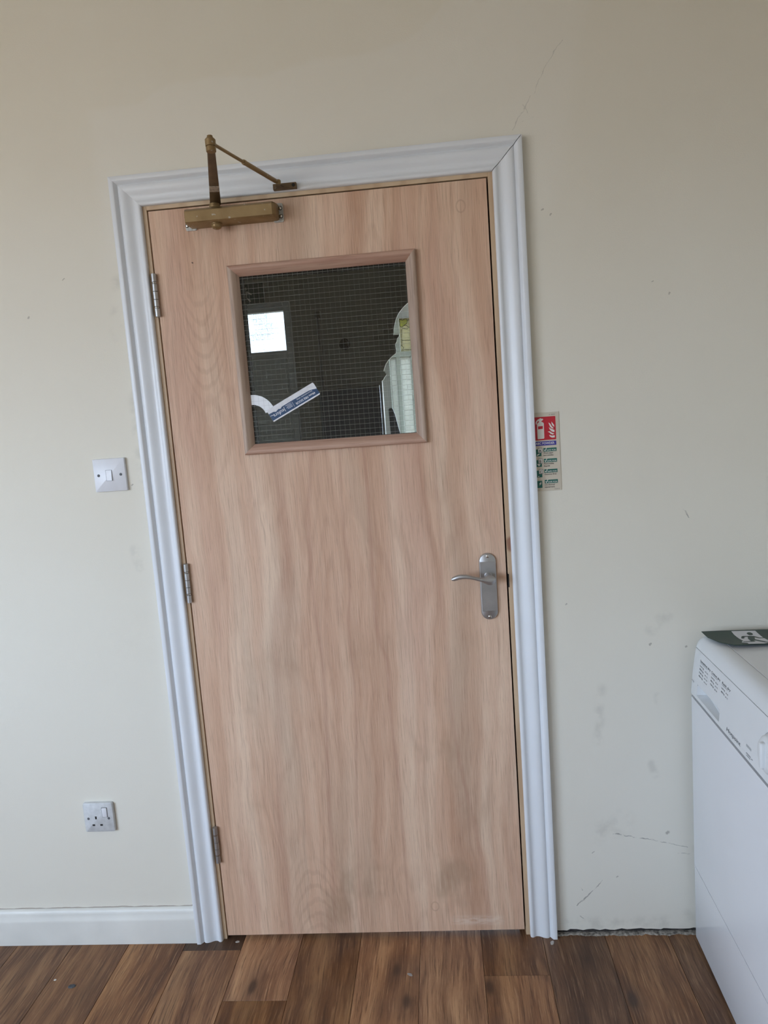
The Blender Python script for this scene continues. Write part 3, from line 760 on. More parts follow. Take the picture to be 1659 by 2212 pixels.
rg = [(0.2165+0.0585*math.cos(math.radians(a)), 1.4650+0.0585*math.sin(math.radians(a))) for a in range(18, 100, 4)]
rg += [(0.2165+0.0330*math.cos(math.radians(a)), 1.4650+0.0330*math.sin(math.radians(a))) for a in range(98, 17, -4)]
def ring_film():
    m = T('white_ring_film')
    g = None
    for c, o in ((m.x, 0.23-(GX0-0.006)), (m.z, 1.49-(GZ0-0.006))):       # wires showing faintly through the film
        q = ((c+o)/0.01275).m('FRACT').m('SUBTRACT', 0.5).abs().step(0.455, 0.485)
        g = q if g is None else g.max(q)
    m.set('Base Color', m.mix((0.88, 0.90, 0.94), (0.60, 0.63, 0.66), g*0.8)).set('Roughness', 0.35)
    return m.mat
MRINGS = ring_film()
props(fin(wallpoly([p for p in rg], 0.0060, 0.0062), 'curved_sticker', MRINGS, loc=(0.23, 0.0062, 1.49)), 'curved white sticker on the wired glass beside the navy sticker', 'sticker')

# ------------------------------------------------------------------ light switch and socket
def fplate(x0, z0, mat, name, label, cat, r, depth=0.0088):
    t = thing(name, label, cat, (x0+0.043, 0, z0+0.043))
    a = rrect(x0, x0+0.086, z0, z0+0.086, r, 4)
    cx, cz = x0+0.043, z0+0.043
    sh_ = lambda k: [(cx+(p[0]-cx)*k, cz+(p[1]-cz)*k) for p in a]
    b = loft([[(p[0], y, p[1]) for p in sh_(k)] for y, k in ((0, 1.0), (-depth*0.75, 1.0), (-depth*0.93, 0.990), (-depth, 0.970))])
    fin(b, 'faceplate', mat, t, smooth=True)
    return t
sw = fplate(-0.2207, 1.3020, MPLW, 'light_switch', 'white single rocker light switch on the wall left of the door', 'switch', 0.0015)
b = loft([[(x, y, z) for x, y, z in ((-0.1870, -0.0085, z0), (-0.1870, -0.0094, z0), (-0.1715, y1, z0), (-0.1712, -0.0085, z0))] for z0, y1 in ((1.3305, -0.0128), (1.3440, -0.0118), (1.3575, -0.0108))])
fin(b, 'rocker', MPLW, sw)
fin(box(-0.1878, -0.1704, -0.0090, -0.0086, 1.3298, 1.3582), 'rocker_gap', MINKG, sw)
for x in (-0.2078, -0.1475):
    fin(lathe((x, -0.0082, 1.3450), (0, -1, 0), [(0, 0.0038), (0.0012, 0.0036), (0.0016, 0.0028)], 16), 'screw', MINKG, sw, smooth=True)
so = fplate(-0.3738, 0.3449, MPLS, 'wall_socket', 'grubby white single power socket with switch above the skirting board', 'socket', 0.005, 0.010)
fin(box(-0.3190, -0.3045, -0.0128, -0.009, 0.3895, 0.4165, 0.002, 2), 'rocker', MPLW, so, smooth=True)
fin(box(-0.3200, -0.3035, -0.0103, -0.0095, 0.3885, 0.4175), 'rocker_gap', MINKG, so)
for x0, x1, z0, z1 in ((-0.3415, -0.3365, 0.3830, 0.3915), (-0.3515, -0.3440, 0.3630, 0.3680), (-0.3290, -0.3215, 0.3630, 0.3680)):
    fin(box(x0, x1, -0.0102, -0.0096, z0, z1), 'pin_slot', MDARK, so)  # flat dark boxes, the shade of the holes put into their colour
for x in (-0.3610, -0.3015):
    fin(lathe((x, -0.0095, 0.3850), (0, -1, 0), [(0, 0.0038), (0.0008, 0.0036), (0.0010, 0.0028)], 16), 'screw', MINKG, so, smooth=True)

# ------------------------------------------------------------------ extinguisher notice beside the architrave
sg = thing('extinguisher_sign', 'cream fire extinguisher notice with red panel tucked behind right architrave', 'sign', (0.955, 0, 1.327))
SX0, SX1, SZ0, SZ1 = 0.9252, 0.9868, 1.2290, 1.4252
def SGP(c, lift=0.0):
    cx, cy = c
    return (SX1-(805+(cy-190)*0.0447-cx)/10000.0, -0.0020-lift, SZ1-(cy+(cx-205)*0.033-210)/1805.0*0.1962)
fin(box(SX0, SX1, -0.0018, 0, SZ0, SZ1, 0.0003, 1), 'board', MSIGN, sg)
def SQ(x0, y0, x1, y1, mat, name, lift):   # upright rectangle given on the sign face by two corners
    a, c = SGP((x0, y0)), SGP((x1, y1))
    X0, X1, Z0, Z1 = max(a[0], SX0+0.0002), c[0], c[2], a[2]
    return flat([(X0, Z0), (X1, Z0), (X1, Z1), (X0, Z1)], lambda p: (p[0], -0.0018-lift, p[1]), mat, sg, name)
def PG(pts, mat, name, lift): return flat(pts, lambda p: (max(SGP(p)[0], SX0+0.0002), -0.0018-lift, SGP(p)[2]), mat, sg, name)
a, c = SGP((205, 305)), SGP((748, 820))
flat(rrect(SX0-0.002+0.0022, c[0], c[2], a[2], 0.0018), lambda p: (p[0], -0.0020, p[1]), MRED, sg, 'red_panel')
PG([(245, 465), (243, 420), (262, 385), (300, 352), (330, 345), (345, 330), (375, 330), (385, 342), (420, 340), (425, 360), (405, 385), (383, 390), (385, 410), (425, 425), (443, 450), (455, 780), (445, 795), (300, 808), (290, 795), (275, 460), (300, 430), (325, 415), (325, 395), (300, 395), (275, 420), (265, 465)], MSIGNW, 'extinguisher_symbol', 0.0003)
PG([(300, 515), (418, 505), (420, 570), (303, 582)], MRED, 'symbol_band', 0.0004)
for q in ([(630, 410), (660, 450), (695, 490), (698, 535), (660, 510), (635, 470)], [(555, 430), (600, 460), (630, 510), (690, 570), (640, 570), (595, 530), (575, 480)], [(565, 535), (610, 570), (705, 605), (703, 655), (640, 640), (590, 595)],
          [(535, 640), (590, 632), (640, 665), (705, 690), (660, 710), (610, 690), (580, 660)], [(578, 712), (640, 735), (712, 725), (712, 775), (640, 778), (590, 750)]):
    PG(q, MSIGNW, 'flame', 0.0003)
SQ(215, 865, 752, 945, MBLUE, 'blue_panel', 0.0002)
def ST(text, cx, cy, wpx, hpx, mat, bold=0.0):
    return lettering(text, hpx/9420.0*1.35, lambda p: (SGP((cx, cy))[0]+p[0], -0.0022, SGP((cx, cy))[2]+p[1]), mat, sg, maxw=wpx/10000.0, bold=bold)
ST('ABC POWDER', 245, 935, 465, 55, MSIGNW, 0.00012)
for i, (y, lt, t1, t2) in enumerate(((1015, 'A', 'Wood, paper', 'and textiles'), (1262, 'B', 'Flammable', 'liquids'), (1505, 'C', 'Gaseous fires', None), (1750, None, 'Live electrical', 'equipment'))):
    ox = int(i*11)
    SQ(430+ox, y, 760+ox, y+72, MGREEN, 'green_bar', 0.0002)
    ST('SAFE FOR:', 508+ox, y+66, 240, 38, MSIGNW, 0.00006)
    PG([(447+ox, y+38), (460+ox, y+32), (472+ox, y+48), (505+ox, y-15), (518+ox, y-12), (478+ox, y+72), (465+ox, y+68)], MSIGNW, 'tick', 0.0004)
    ST(t1, 432+ox, y+130, 245 if i != 2 else 300, 38, MINK, 0.00004)
    if t2: ST(t2, 432+ox, y+180, 250 if i in (0, 3) else 150, 38, MINK, 0.00004)
    SQ(240+ox, y+25 if lt else y+20, (385 if lt else 375)+ox, y+180, MGREEN, 'green_square', 0.0002)
    if lt:
        SQ(292+ox, y-5, 405+ox, y+105, MINKG, 'letter_border', 0.0003)
        SQ(300+ox, y+3, 397+ox, y+97, MSIGNW, 'letter_panel', 0.0004)
        lettering(lt, 0.0098, (lambda X, Z: (lambda p: (X+p[0], -0.0024, Z+p[1])))(SGP((318+ox, y+90))[0], SGP((318+ox, y+90))[2]), MINK, sg, bold=0.00012)
        PG([[(258, y+160), (300, y+130), (350, y+120), (330, y+145), (290, y+170)], [(265+ox, y+115), (310+ox, y+112), (355+ox, y+125), (310+ox, y+170)], [(270+ox, y+160), (300+ox, y+150), (320+ox, y+158), (290+ox, y+172)]][i], MSIGNW, 'symbol', 0.0003)
    else:
        PG([(300+ox, y+80), (350+ox, y+35), (345+ox, y+60), (325+ox, y+72), (355+ox, y+80), (290+ox, y+140), (318+ox, y+100), (290+ox, y+96)], MSIGNW, 'lightning_symbol', 0.0003)
ST('1234 5', 705, 1972, 120, 22, MINKG)
ST('8  58/10', 570, 262, 140, 24, MINKG)

# ------------------------------------------------------------------ tumble dryer on the right, front facing the door side
dr = thing('tumble_dryer', 'white tumble dryer standing against the right wall beside the door', 'dryer', (1.284, -0.0235, 0.0), math.radians(-1.7), local=True)
W_ = 0.595; DEP = 0.60
def corner(u, r=0.016):
    e = min(u, W_-u)
    return 0.0 if e >= r else r-math.sqrt(max(0, r*r-(r-e)**2))
US = [0, 0.0008, 0.003, 0.007, 0.012, 0.016, W_-0.016, W_-0.007, W_-0.002, W_]
def lv(prof, us, notch=None):
    rings = []
    for i, u in enumerate(us):
        rr = [(corner(u)+w, -u, z) for w, z in (notch(u, i, prof) if notch else prof)]
        rings.append(rr+[(DEP, -u, prof[-1][1]), (DEP, -u, prof[0][1])])
    return loft(rings)
fin(lv([(0.0, 0.2250), (0.0, 0.6865)], US), 'front_casing', MEN, dr, smooth=True)
fin(lv([(0.0065, 0.2220), (0.0065, 0.2250)], US), 'casing_seam', MENR, dr)
fin(lv([(0.004, 0.012), (0.0012, 0.018), (0.0005, 0.2220)], US), 'kick_plate', MEN, dr, smooth=True)
fin(lv([(0.010, 0.6860), (0.010, 0.6930)], US), 'panel_seam', MENR, dr)
PPF = [(0.0015, 0.6925), (-0.0005, 0.6945), (-0.0002, 0.7035), (0.0, 0.7060), (0.0005, 0.7095), (0.0020, 0.7300), (0.0024, 0.7330), (0.0045, 0.7550), (0.0085, 0.7850), (0.0120, 0.8080), (0.0132, 0.8140)]
def notch(u, i, prof):
    if 0.0545 <= u <= 0.2055 and i in NI:
        f = (u-0.055)/0.149
        dep = 0.026*(1-0.55*max(0, f))
        return [(w+(dep*((0.7340-z)/0.028)**0.15 if 0.7055 < z < 0.7325 else 0), z) for w, z in prof]
    return prof
UP = [0, 0.0008, 0.003, 0.007, 0.012, 0.016, 0.0545, 0.0585, 0.2000, 0.2050, 0.30, W_-0.016, W_-0.007, W_-0.002, W_]
NI = (7, 8)
fin(lv(PPF, UP, notch), 'control_panel', MENP, dr, smooth=True)
fin(lv([(0.0150, 0.8130), (0.0150, 0.8160)], US), 'trim_seam', MINKG, dr)
TPF = [(0.0137, 0.8152), (0.0155, 0.8220), (0.0185, 0.8300), (0.0235, 0.8375), (0.0305, 0.8432), (0.0400, 0.8465), (0.0500, 0.8478), (0.0565, 0.8480)]
def endround(us, prof, r=0.030):
    rings = []
    for u in us:
        e = min(u, W_-u); k = 0.0 if e >= r else r-math.sqrt(max(0, r*r-(r-e)**2))
        rings.append([(corner(u)+w, -u, z-k*((z-0.8152)/0.0328)**1.3*0.75) for w, z in prof])
    return rings
UT = [0, 0.001, 0.003, 0.007, 0.012, 0.018, 0.024, 0.030, W_-0.030, W_-0.018, W_-0.007, W_-0.001, W_]
rg_ = [r+[(0.0565, r[0][1], 0.8152)] for r in endround(UT, TPF)]
fin(loft(rg_), 'top_trim', MENP, dr, smooth=True)
WPF = [(0.0580, 0.8160), (0.0580, 0.8472), (0.0590, 0.8480), (0.30, 0.8482), (DEP, 0.8482)]
rg_ = []
for u in UT:
    e = min(u, W_-u); k = 0.0 if e >= 0.03 else 0.03-math.sqrt(max(0, 0.0009-(0.03-e)**2))
    rg_.append([(w, -u, z-(k*0.75 if z > 0.82 else 0)) for w, z in WPF]+[(DEP, -u, 0.8160)])
fin(loft(rg_), 'worktop', MEN, dr, smooth=True)
fin(box(0.03, DEP, -W_+0.01, -0.010, 0.6925, 0.8150), 'inner_casing', MEN, dr)
def panel_w(z):
    for (w0, z0), (w1, z1) in zip(PPF, PPF[1:]):
        if z0 <= z <= z1: return w0+(w1-w0)*(z-z0)/(z1-z0)
    return 0.0
def DPn(u, z, lift=0.0004): return (panel_w(z)-lift+corner(u), -u, z)
def dtext(t, u, z, size, maxw, mat=MINKG, bold=0.0): return lettering(t, size, lambda p: DPn(u+p[0], z+p[1]), mat, dr, maxw=maxw, bold=bold)
# programme table, maker's name and marks
for u0, wd, rows, head in ((0.056, 0.070, 4, 'Sensitive dry'), (0.133, 0.056, 3, 'Cotton dry'), (0.200, 0.050, 2, 'Rack dry')):
    dtext(head, u0, 0.7925, 0.0072, wd, bold=0.00012)
    flat([(u0, 0.7898), (u0+wd*0.72, 0.7898), (u0+wd*0.72, 0.7905), (u0, 0.7905)], lambda p: DPn(*p), MINKG, dr, 'rule')
    for r_ in range(rows):
        z = 0.7815-r_*0.0085
        dtext(['Low kg', 'Mid kg', 'Full kg', 'Max kg'][r_], u0+0.002, z, 0.0055, wd*0.38, bold=0.00008)
        dtext(['40', '60', '80', '95'][r_]+' '+['60', '75', '90', '99'][r_], u0+wd*0.55, z-0.002, 0.0045, wd*0.28)
dtext('Hotpoint', 0.2510, 0.7050, 0.0118, 0.077, MINKG, 0.00012)
dtext('6 kg', 0.0135, 0.7290, 0.0060, 0.016)
flat([(0.357, 0.7200), (0.382, 0.7200), (0.382, 0.7250), (0.357, 0.7250)], lambda p: DPn(*p), MENR, dr, 'indicator_lens')
for i, (u, wd) in enumerate(((0.360, 0.022), (0.362, 0.020), (0.386, 0.006))):
    z = (0.7065, 0.7025, 0.7055)[i]
    flat([(u, z), (u+wd, z), (u+wd, z+0.0014), (u, z+0.0014)], lambda p: DPn(*p), MINKG, dr, 'print_mark')
kz = 0.7560; ku = 0.470
kn = fin(lathe((panel_w(kz)+0.001, -ku, kz), (-1, 0, 0.06), [(0, 0.0405), (0.0015, 0.0405), (0.003, 0.0390), (0.0050, 0.0385), (0.011, 0.0360), (0.0145, 0.0320), (0.016, 0.026), (0.0165, 0.0)], 40), 'programme_knob', MENP, dr, smooth=True)
fin(box(panel_w(kz)-0.023, panel_w(kz)-0.004, -ku-0.006, -ku+0.006, kz-0.026, kz+0.026, 0.004, 3), 'knob_grip', MENP, kn, smooth=True)
fin(lathe((panel_w(kz)+0.0005, -ku, kz), (-1, 0, 0.06), [(0, 0.0425), (0.0008, 0.0425)], 40), 'knob_ring', MENR, kn)

# ------------------------------------------------------------------ loose exit sign lying on the dryer
es = thing('exit_sign', 'dark green running man exit sign lying curled on the dryer', 'sign', (1.40, -0.095, 0.851))
def lift_z(x, y): return 0.8520 + 0.0030*math.cos((x-1.31)*9.0) + 0.0015*((y+0.10)/0.05)**2
def sheet(poly, th=0.0012, dz=0.0):
    pass
XS = [1.308+0.012*i for i in range(27)]
rings_t = []
b = bmesh.new()
N = 9
grid = {}
for i, x in enumerate(XS):
    f = min(1.0, (x-1.308)/0.036)
    y0 = -0.044+0.000*f
    y1 = -0.086-0.068*(f**0.55)
    for j in range(N):
        y = y0+(y1-y0)*j/(N-1)
        for s_, dz in ((0, 0.0), (1, -0.0012)):
            grid[i, j, s_] = b.verts.new((x, y, lift_z(x, y)+dz))
n_ = len(XS)
for i in range(n_-1):
    for j in range(N-1):
        b.faces.new((grid[i, j, 0], grid[i+1, j, 0], grid[i+1, j+1, 0], grid[i, j+1, 0]))
        b.faces.new((grid[i, j, 1], grid[i, j+1, 1], grid[i+1, j+1, 1], grid[i+1, j, 1]))
for j in range(N-1):
    b.faces.new((grid[0, j, 0], grid[0, j+1, 0], grid[0, j+1, 1], grid[0, j, 1]))
    b.faces.new((grid[n_-1, j, 0], grid[n_-1, j, 1], grid[n_-1, j+1, 1], grid[n_-1, j+1, 0]))
for i in range(n_-1):
    b.faces.new((grid[i, 0, 0], grid[i, 0, 1], grid[i+1, 0, 1], grid[i+1, 0, 0]))
    b.faces.new((grid[i, N-1, 0], grid[i+1, N-1, 0], grid[i+1, N-1, 1], grid[i, N-1, 1]))
fin(b, 'sheet', MEXG, es, smooth=True)
def draped(poly, mat, name, dz):
    bb = bmesh.new()
    bb.faces.new([bb.verts.new((p[0], p[1], 0)) for p in poly]).normal_update()
    bmesh.ops.triangulate(bb, faces=bb.faces[:], ngon_method='EAR_CLIP')
    for _ in range(3): bmesh.ops.subdivide_edges(bb, edges=bb.edges[:], cuts=1, use_grid_fill=False); bmesh.ops.triangulate(bb, faces=bb.faces[:])
    for v in bb.verts: v.co.z = lift_z(v.co.x, v.co.y)+dz
    fin(bb, name, mat, es)
draped([(1.3771, -0.0513), (1.4338, -0.0523), (1.4326, -0.0696), (1.4306, -0.1008), (1.4325, -0.124), (1.4232, -0.1449), (1.412, -0.1515), (1.3772, -0.1505), (1.378, -0.1418), (1.3674, -0.1365), (1.3719, -0.1273), (1.3758, -0.1254), (1.3735, -0.1048), (1.3737, -0.0775)], MEXW, 'white_panel', 0.0004)
draped([(1.4066, -0.0682), (1.4126, -0.0632), (1.4175, -0.0645), (1.4193, -0.0715), (1.4172, -0.0791), (1.4133, -0.0838), (1.4076, -0.0842), (1.4053, -0.0786)], MEXG, 'figure_head', 0.0008)
draped([(1.3895, -0.0884), (1.4143, -0.0905), (1.4219, -0.1033), (1.4334, -0.1051), (1.4318, -0.1087), (1.4198, -0.1081), (1.4119, -0.1005), (1.4065, -0.115), (1.4253, -0.1403), (1.4237, -0.1437), (1.4173, -0.1415), (1.3999, -0.1215), (1.4012, -0.1317), (1.3966, -0.1335), (1.3712, -0.1346), (1.3747, -0.1297), (1.3914, -0.129), (1.3929, -0.1091), (1.3986, -0.0945), (1.3909, -0.0946), (1.3851, -0.1066), (1.3795, -0.107), (1.3806, -0.1008), (1.3853, -0.0912)], MEXG, 'running_figure', 0.0008)

# ------------------------------------------------------------------ bits on the floor
MCRUMB = plain('dirty_plaster', (0.46, 0.42, 0.38), 0.9, 0, 0.15, 300)
def chip(name, label, x, y, r, h, mat, sx=1.0, rot=0.3):
    n = 9; top = []; bot = []
    for k in range(n):
        a = 2*math.pi*k/n; q = r*random.uniform(0.75, 1.15)
        px, py = q*sx*math.cos(a), q*math.sin(a)
        X, Y = x+px*math.cos(rot)-py*math.sin(rot), y+px*math.sin(rot)+py*math.cos(rot)
        bot.append((X, Y, 0.0001)); top.append((x+(X-x)*0.8, y+(Y-y)*0.8, h*random.uniform(0.7, 1.1)))
    props(fin(loft([bot, top]), name, mat, loc=(x, y, 0)), label, 'debris')
chip('slate_chip', 'dark grey chip lying on the floor below the skirting board', -0.3794, -0.1667, 0.007, 0.003, MCHIP, 1.6)
chip('paint_flake', 'small white flake on the floor beside the dark chip', -0.4384, -0.1440, 0.0035, 0.0014, MFLAKE)
chip('plaster_crumb', 'grey plaster smear on the floor in front of the door middle', 0.5240, -0.1373, 0.005, 0.0008, plain('grey_plaster', (0.34, 0.32, 0.31), 0.9, 0, 0.1, 200), 1.7, -0.6)
chip('plaster_crumb', 'white crumb on the floor at the foot of hinge side architrave', 0.0300, -0.0120, 0.0038, 0.0022, MCRUMB, 1.6)
chip('plaster_crumb', 'pale crumb on the floor at the foot of handle side architrave', 0.9080, -0.0330, 0.0055, 0.0022, MCRUMB, 1.5, 1.2)

# ------------------------------------------------------------------ the hall seen through the glass
HY = 2.5
OPEN = [(0.5594, 2.1039), (0.53, 2.0794), (0.5042, 2.0507), (0.4859, 2.0175), (0.4741, 1.9797), (0.4697, 1.9568), (0.4668, 1.9267), (0.4994, 1.9264), (0.4967, 1.9157), (0.4837, 1.9012), (0.4806, 1.8858), (0.4727, 1.8748), (0.4725, 1.8553), (0.4754, 1.8394),
        (0.472, 1.8201), (0.451, 1.8061), (0.4254, 1.7845), (0.4077, 1.7623), (0.3957, 1.7357), (0.3918, 1.7202), (0.4093, 1.7011), (0.3919, 1.6826), (0.3884, 1.673), (0.3773, 1.6651), (0.3748, 1.5309), (0.3749, 1.338), (0.375, 0.0)]
HX0, HX1 = -1.15, 1.60
DX0, DX1, DZT = -1.02, -0.140, 2.170
b = bmesh.new()
box(HX0, DX0, HY, HY+0.1, 0, RZ1, bm=b)
box(DX0, DX1, HY, HY+0.1, DZT, RZ1, bm=b)
wallpoly([(DX1, 0.0), (DX1, RZ1), (0.62, RZ1), (0.62, 2.125)] + OPEN, HY, HY+0.018, b)
box(0.62, 1.05, HY, HY+0.1, 2.125, RZ1, bm=b)
box(1.05, HX1, HY, HY+0.1, 0, RZ1, bm=b)
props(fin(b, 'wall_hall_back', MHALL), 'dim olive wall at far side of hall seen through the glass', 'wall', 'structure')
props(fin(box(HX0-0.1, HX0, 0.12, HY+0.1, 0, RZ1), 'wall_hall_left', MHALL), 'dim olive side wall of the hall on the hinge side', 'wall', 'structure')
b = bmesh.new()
box(HX1, HX1+0.1, 0.12, HY+0.06, 0, RZ1, bm=b); box(HX1, HX1+0.1, HY+0.06, 3.36, 0, 0.6, bm=b); box(HX1, HX1+0.1, HY+0.06, 3.36, 2.4, RZ1, bm=b); box(HX1, HX1+0.1, 3.36, 3.6, 0, RZ1, bm=b)  # gap beside the bay is an unseen opening added to brighten it
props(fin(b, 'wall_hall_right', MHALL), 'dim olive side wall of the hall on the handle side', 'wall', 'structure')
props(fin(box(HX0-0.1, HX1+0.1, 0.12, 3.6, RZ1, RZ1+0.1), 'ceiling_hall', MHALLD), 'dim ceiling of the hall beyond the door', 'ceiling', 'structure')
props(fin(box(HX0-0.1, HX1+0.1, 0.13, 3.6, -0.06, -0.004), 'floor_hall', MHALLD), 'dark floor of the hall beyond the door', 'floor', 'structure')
# front door of the hall
d2 = thing('door_2', 'white front door with bright patterned pane across the hall', 'door', (-0.58, HY, 0), kind='structure')
b = bmesh.new()
for q in ((DX0, DX0+0.05, 0, DZT), (DX1-0.040, DX1, 0, DZT), (DX0+0.05, DX1-0.040, DZT-0.022, DZT)): box(q[0], q[1], HY-0.02, HY+0.06, q[2], q[3], 0.003, 1, b)
fin(b, 'frame', MHDOOR, d2)
PX0, PX1, PZ0, PZ1 = -0.92, -0.1795, 1.890, 2.121
b = bmesh.new()
for q in ((DX0+0.05, PX0, 0.01, 2.148), (PX1, DX1-0.0405, 0.01, 2.148), (PX0, PX1, PZ1, 2.148), (PX0, PX1, 1.845, PZ0)): box(q[0], q[1], HY+0.0, HY+0.05, q[2], q[3], 0.002, 1, b)
fin(b, 'leaf', MHDOOR, d2)
fin(box(PX0, PX1, HY+0.018, HY+0.05, 0.01, 1.845), 'lower_panel', MHDOOR, d2)
fin(box(PX0, PX1, HY+0.020, HY+0.026, PZ0, PZ1), 'pane', MFROST, d2)
e2 = thing('hall_exit_sign', 'dark green exit sign above the front door across the hall', 'sign', (-0.42, HY, 2.23))
fin(box(-0.60, -0.287, HY-0.012, HY, 2.176, 2.290, 0.002, 1), 'board', MEXG, e2)
for q in (((-0.40, 2.262), 0.011), ):
    fin(lathe((q[0][0], HY-0.0121, q[0][1]), (0, -1, 0), [(0, q[1]), (0.0006, q[1])], 14), 'figure_head', MHALL, e2)
for q in ([(-0.415, 2.248), (-0.385, 2.248), (-0.39, 2.212), (-0.41, 2.212)], [(-0.445, 2.246), (-0.415, 2.248), (-0.415, 2.240), (-0.437, 2.239), (-0.437, 2.226), (-0.445, 2.226)], [(-0.385, 2.248), (-0.360, 2.230), (-0.364, 2.224), (-0.387, 2.239)],
          [(-0.400, 2.214), (-0.390, 2.214), (-0.368, 2.190), (-0.376, 2.186)], [(-0.410, 2.214), (-0.400, 2.212), (-0.414, 2.196), (-0.444, 2.196), (-0.444, 2.203), (-0.418, 2.203)]):
    flat(q, lambda p: (p[0], HY-0.0127, p[1]), MHALL, e2, 'running_figure')
# hall fittings
k2 = thing('wall_fitting', 'round dark wooden fitting high on the dim hall wall', 'fitting', (0.171, HY, 1.896))
fin(lathe((0.171, HY, 1.896), (0, -1, 0), [(0, 0.028), (0.006, 0.028), (0.010, 0.020), (0.025, 0.018), (0.034, 0.024), (0.044, 0.023), (0.050, 0.014), (0.052, 0.0)], 24), 'knob', MMAHOG, k2, smooth=True)
fin(lathe((0.171, HY, 1.896), (0, -1, 0), [(0, 0.034), (0.003, 0.034), (0.005, 0.030)], 24), 'backplate', MMAHOG, k2, smooth=True)
pb = thing('hall_pipe', 'thin dark vertical strip on the hall wall beside the front door', 'pipe', (0.02, HY, 0))
fin(tube([(0.024, HY-0.014, 0.0), (0.024, HY-0.014, 2.09)], 0.009, 10), 'pipe', MHALLD, pb, smooth=True)
fin(box(0.008, 0.040, HY-0.024, HY, 2.06, 2.10, 0.003, 1), 'pipe_clip', MHALLD, pb)
bx = thing('notice_board', 'large charcoal board with pale edge leaning low in the hall', 'board', (0.2, HY-0.12, 0))
fin(box(0.0155, 0.366, HY-0.09, HY-0.06, 0.0, 1.628, 0.002, 1), 'panel', MHBOX, bx)
fin(box(0.0060, 0.0150, HY-0.095, HY-0.055, 0.0, 1.638, 0.001, 1), 'edge_strip', plain('pale_edge', (0.30, 0.33, 0.33), 0.4, 0.2, 0.03, 8), bx)
fin(box(0.0155, 0.366, HY-0.095, HY-0.055, 1.6285, 1.638, 0.001, 1), 'top_strip', MHALLD, bx)
# bright bay beyond the carved opening
BY = 3.4
props(fin(box(0.3560, 0.3735, HY+0.03, HY+0.10, 0.0, 1.668, 0.002, 1), 'trim_7', MBAY), 'slim pale post at edge of the carved hall opening', 'trim', 'structure')
b = bmesh.new()
box(0.10, 0.3743, BY, BY+0.08, 0, RZ1, bm=b); box(0.3743, 1.6, BY, BY+0.08, 2.1395, RZ1, bm=b); box(0.3743, 1.6, BY, BY+0.08, 0, 0.5, bm=b); box(1.0, 1.6, BY, BY+0.08, 0.5, 2.1395, bm=b)
box(0.0, 0.10, HY+0.019, BY+0.08, 0, RZ1, bm=b)
props(fin(b, 'wall_bay', MBAY), 'pale wall of the window bay beyond the carved opening', 'wall', 'structure')
wb = thing('window_3', 'bay window with leaded coloured top light and net curtains', 'window', (0.6, BY, 0.5), kind='structure')
b = bmesh.new()
for q in ((0.3743, 0.4660, 1.9060, 2.1395), (0.3743, 0.3800, 0.5, 1.9060), (0.3800, 0.9, 1.8680, 1.9060), (0.4267, 0.4560, 0.5, 1.8680), (0.5290, 0.5600, 0.5, 1.8680), (0.56, 1.0, 1.9060, 1.93), (0.5430, 0.5600, 1.9060, 2.1395)):
    box(q[0], q[1], BY-0.03, BY+0.04, q[2], q[3], 0.002, 1, b)
fin(b, 'frame', MBAYG, wb)
fin(box(0.380, 0.4267, BY+0.006, BY+0.010, 0.5, 1.868), 'net_curtain', MNETW, wb)
fin(box(0.4560, 0.5290, BY+0.006, BY+0.010, 0.5, 1.868), 'net_curtain', MNETW, wb)
fin(box(0.58, 1.0, BY+0.006, BY+0.010, 0.5, 1.906), 'added_light_pane', MCLEAR, wb)  # unseen pane added so that more sky lights the bay
fin(box(0.4660, 0.5430, BY+0.006, BY+0.010, 1.906, 2.1395), 'leaded_pane', MCATH, wb)
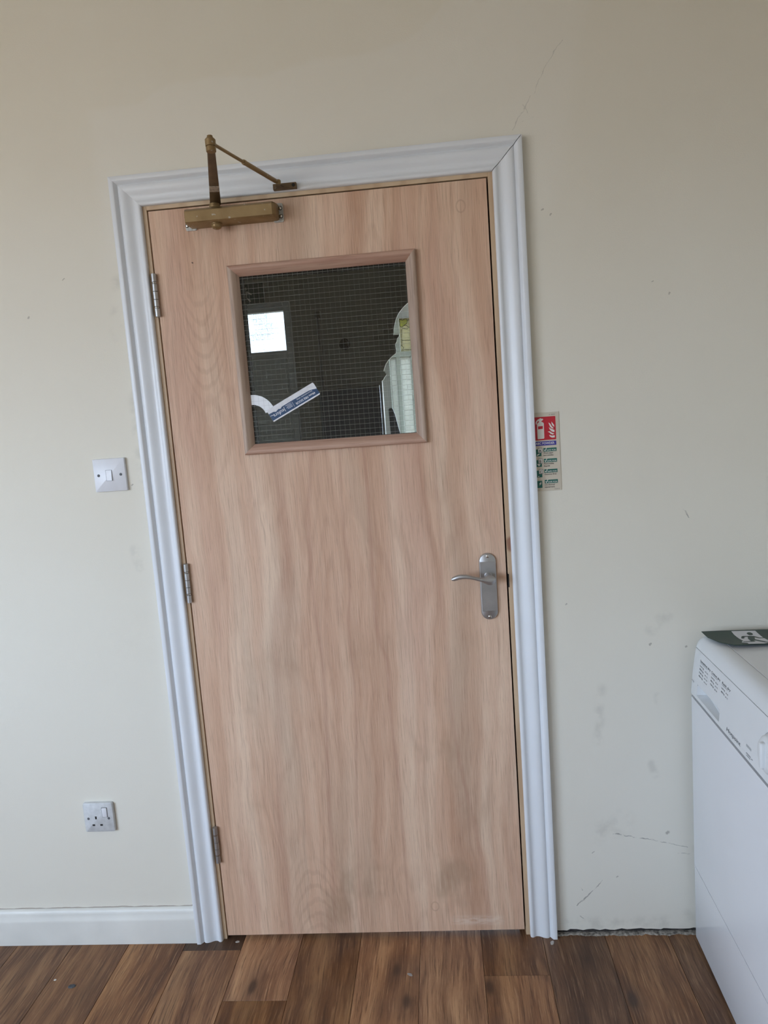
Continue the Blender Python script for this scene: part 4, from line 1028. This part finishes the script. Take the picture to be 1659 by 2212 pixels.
fin(wallpoly([(0.4689, 2.1341), (0.4925, 2.1275), (0.5122, 2.1352), (0.5259, 2.1247), (0.5221, 2.104), (0.4995, 2.0895), (0.4842, 2.0767), (0.4706, 2.0895), (0.4699, 2.113)], BY+0.0045, BY+0.0058), 'green_pane', MCATHG, wb)
fin(box(0.58, 1.0, BY+0.006, BY+0.010, 1.93, 2.1395), 'added_light_pane', MCLEAR, wb)  # unseen upper pane, added for the same extra sky light
fin(box(HX1+0.04, HX1+0.046, HY+0.06, 3.36, 0.6, 2.4), 'added_light_pane', MCLEAR, wb)  # unseen side pane in the opening added to light the bay wall
for ln in ([(0.4689, 2.1341), (0.4925, 2.1275), (0.5122, 2.1352), (0.5259, 2.1247), (0.5221, 2.104), (0.4995, 2.0895), (0.4842, 2.0767), (0.4706, 2.0895), (0.4699, 2.113), (0.4689, 2.1341)],
           [(0.4995, 2.0895), (0.5186, 2.0879), (0.5297, 2.0753), (0.5216, 2.0619), (0.5026, 2.0658), (0.4886, 2.0716), (0.4806, 2.0605), (0.4774, 2.0138), (0.4762, 1.948), (0.4863, 1.933), (0.4728, 1.9128), (0.4926, 1.9207), (0.5261, 1.9157), (0.5396, 1.917)],
           [(0.4789, 1.9864), (0.5420, 1.9829)], [(0.4667, 1.9494), (0.4762, 1.948)], [(0.5297, 2.0753), (0.5420, 2.0743)], [(0.526, 2.1261), (0.5404, 2.1259)]):
    fin(tube([(p[0], BY+0.0035, p[1]) for p in ln], 0.0021, 6), 'lead_came', MLEAD, wb, smooth=True)
ck = thing('hall_chair', 'black leaning chair back in front of the bay window', 'chair', (0.40, 2.75, 0))
fin(wallpoly([(0.3894, 1.4954), (0.400, 1.502), (0.412, 1.502), (0.4180, 1.4955), (0.4277, 1.4675), (0.4545, 1.3352), (0.51, 1.00), (0.41, 1.00), (0.395, 1.335)], 2.70, 2.735), 'backrest', MINK, ck)
fin(box(0.36, 0.60, 2.70, 2.95, 0.42, 0.47, 0.01, 2), 'seat', MINK, ck)
for x in (0.385, 0.575):
    for y in (2.715, 2.93): fin(tube([(x, y, 0.0), (x, y, 0.43)], 0.011, 8), 'leg', MINK, ck)
fin(box(0.405, 0.505, 2.705, 2.73, 0.46, 1.01), 'back_stay', MINK, ck)
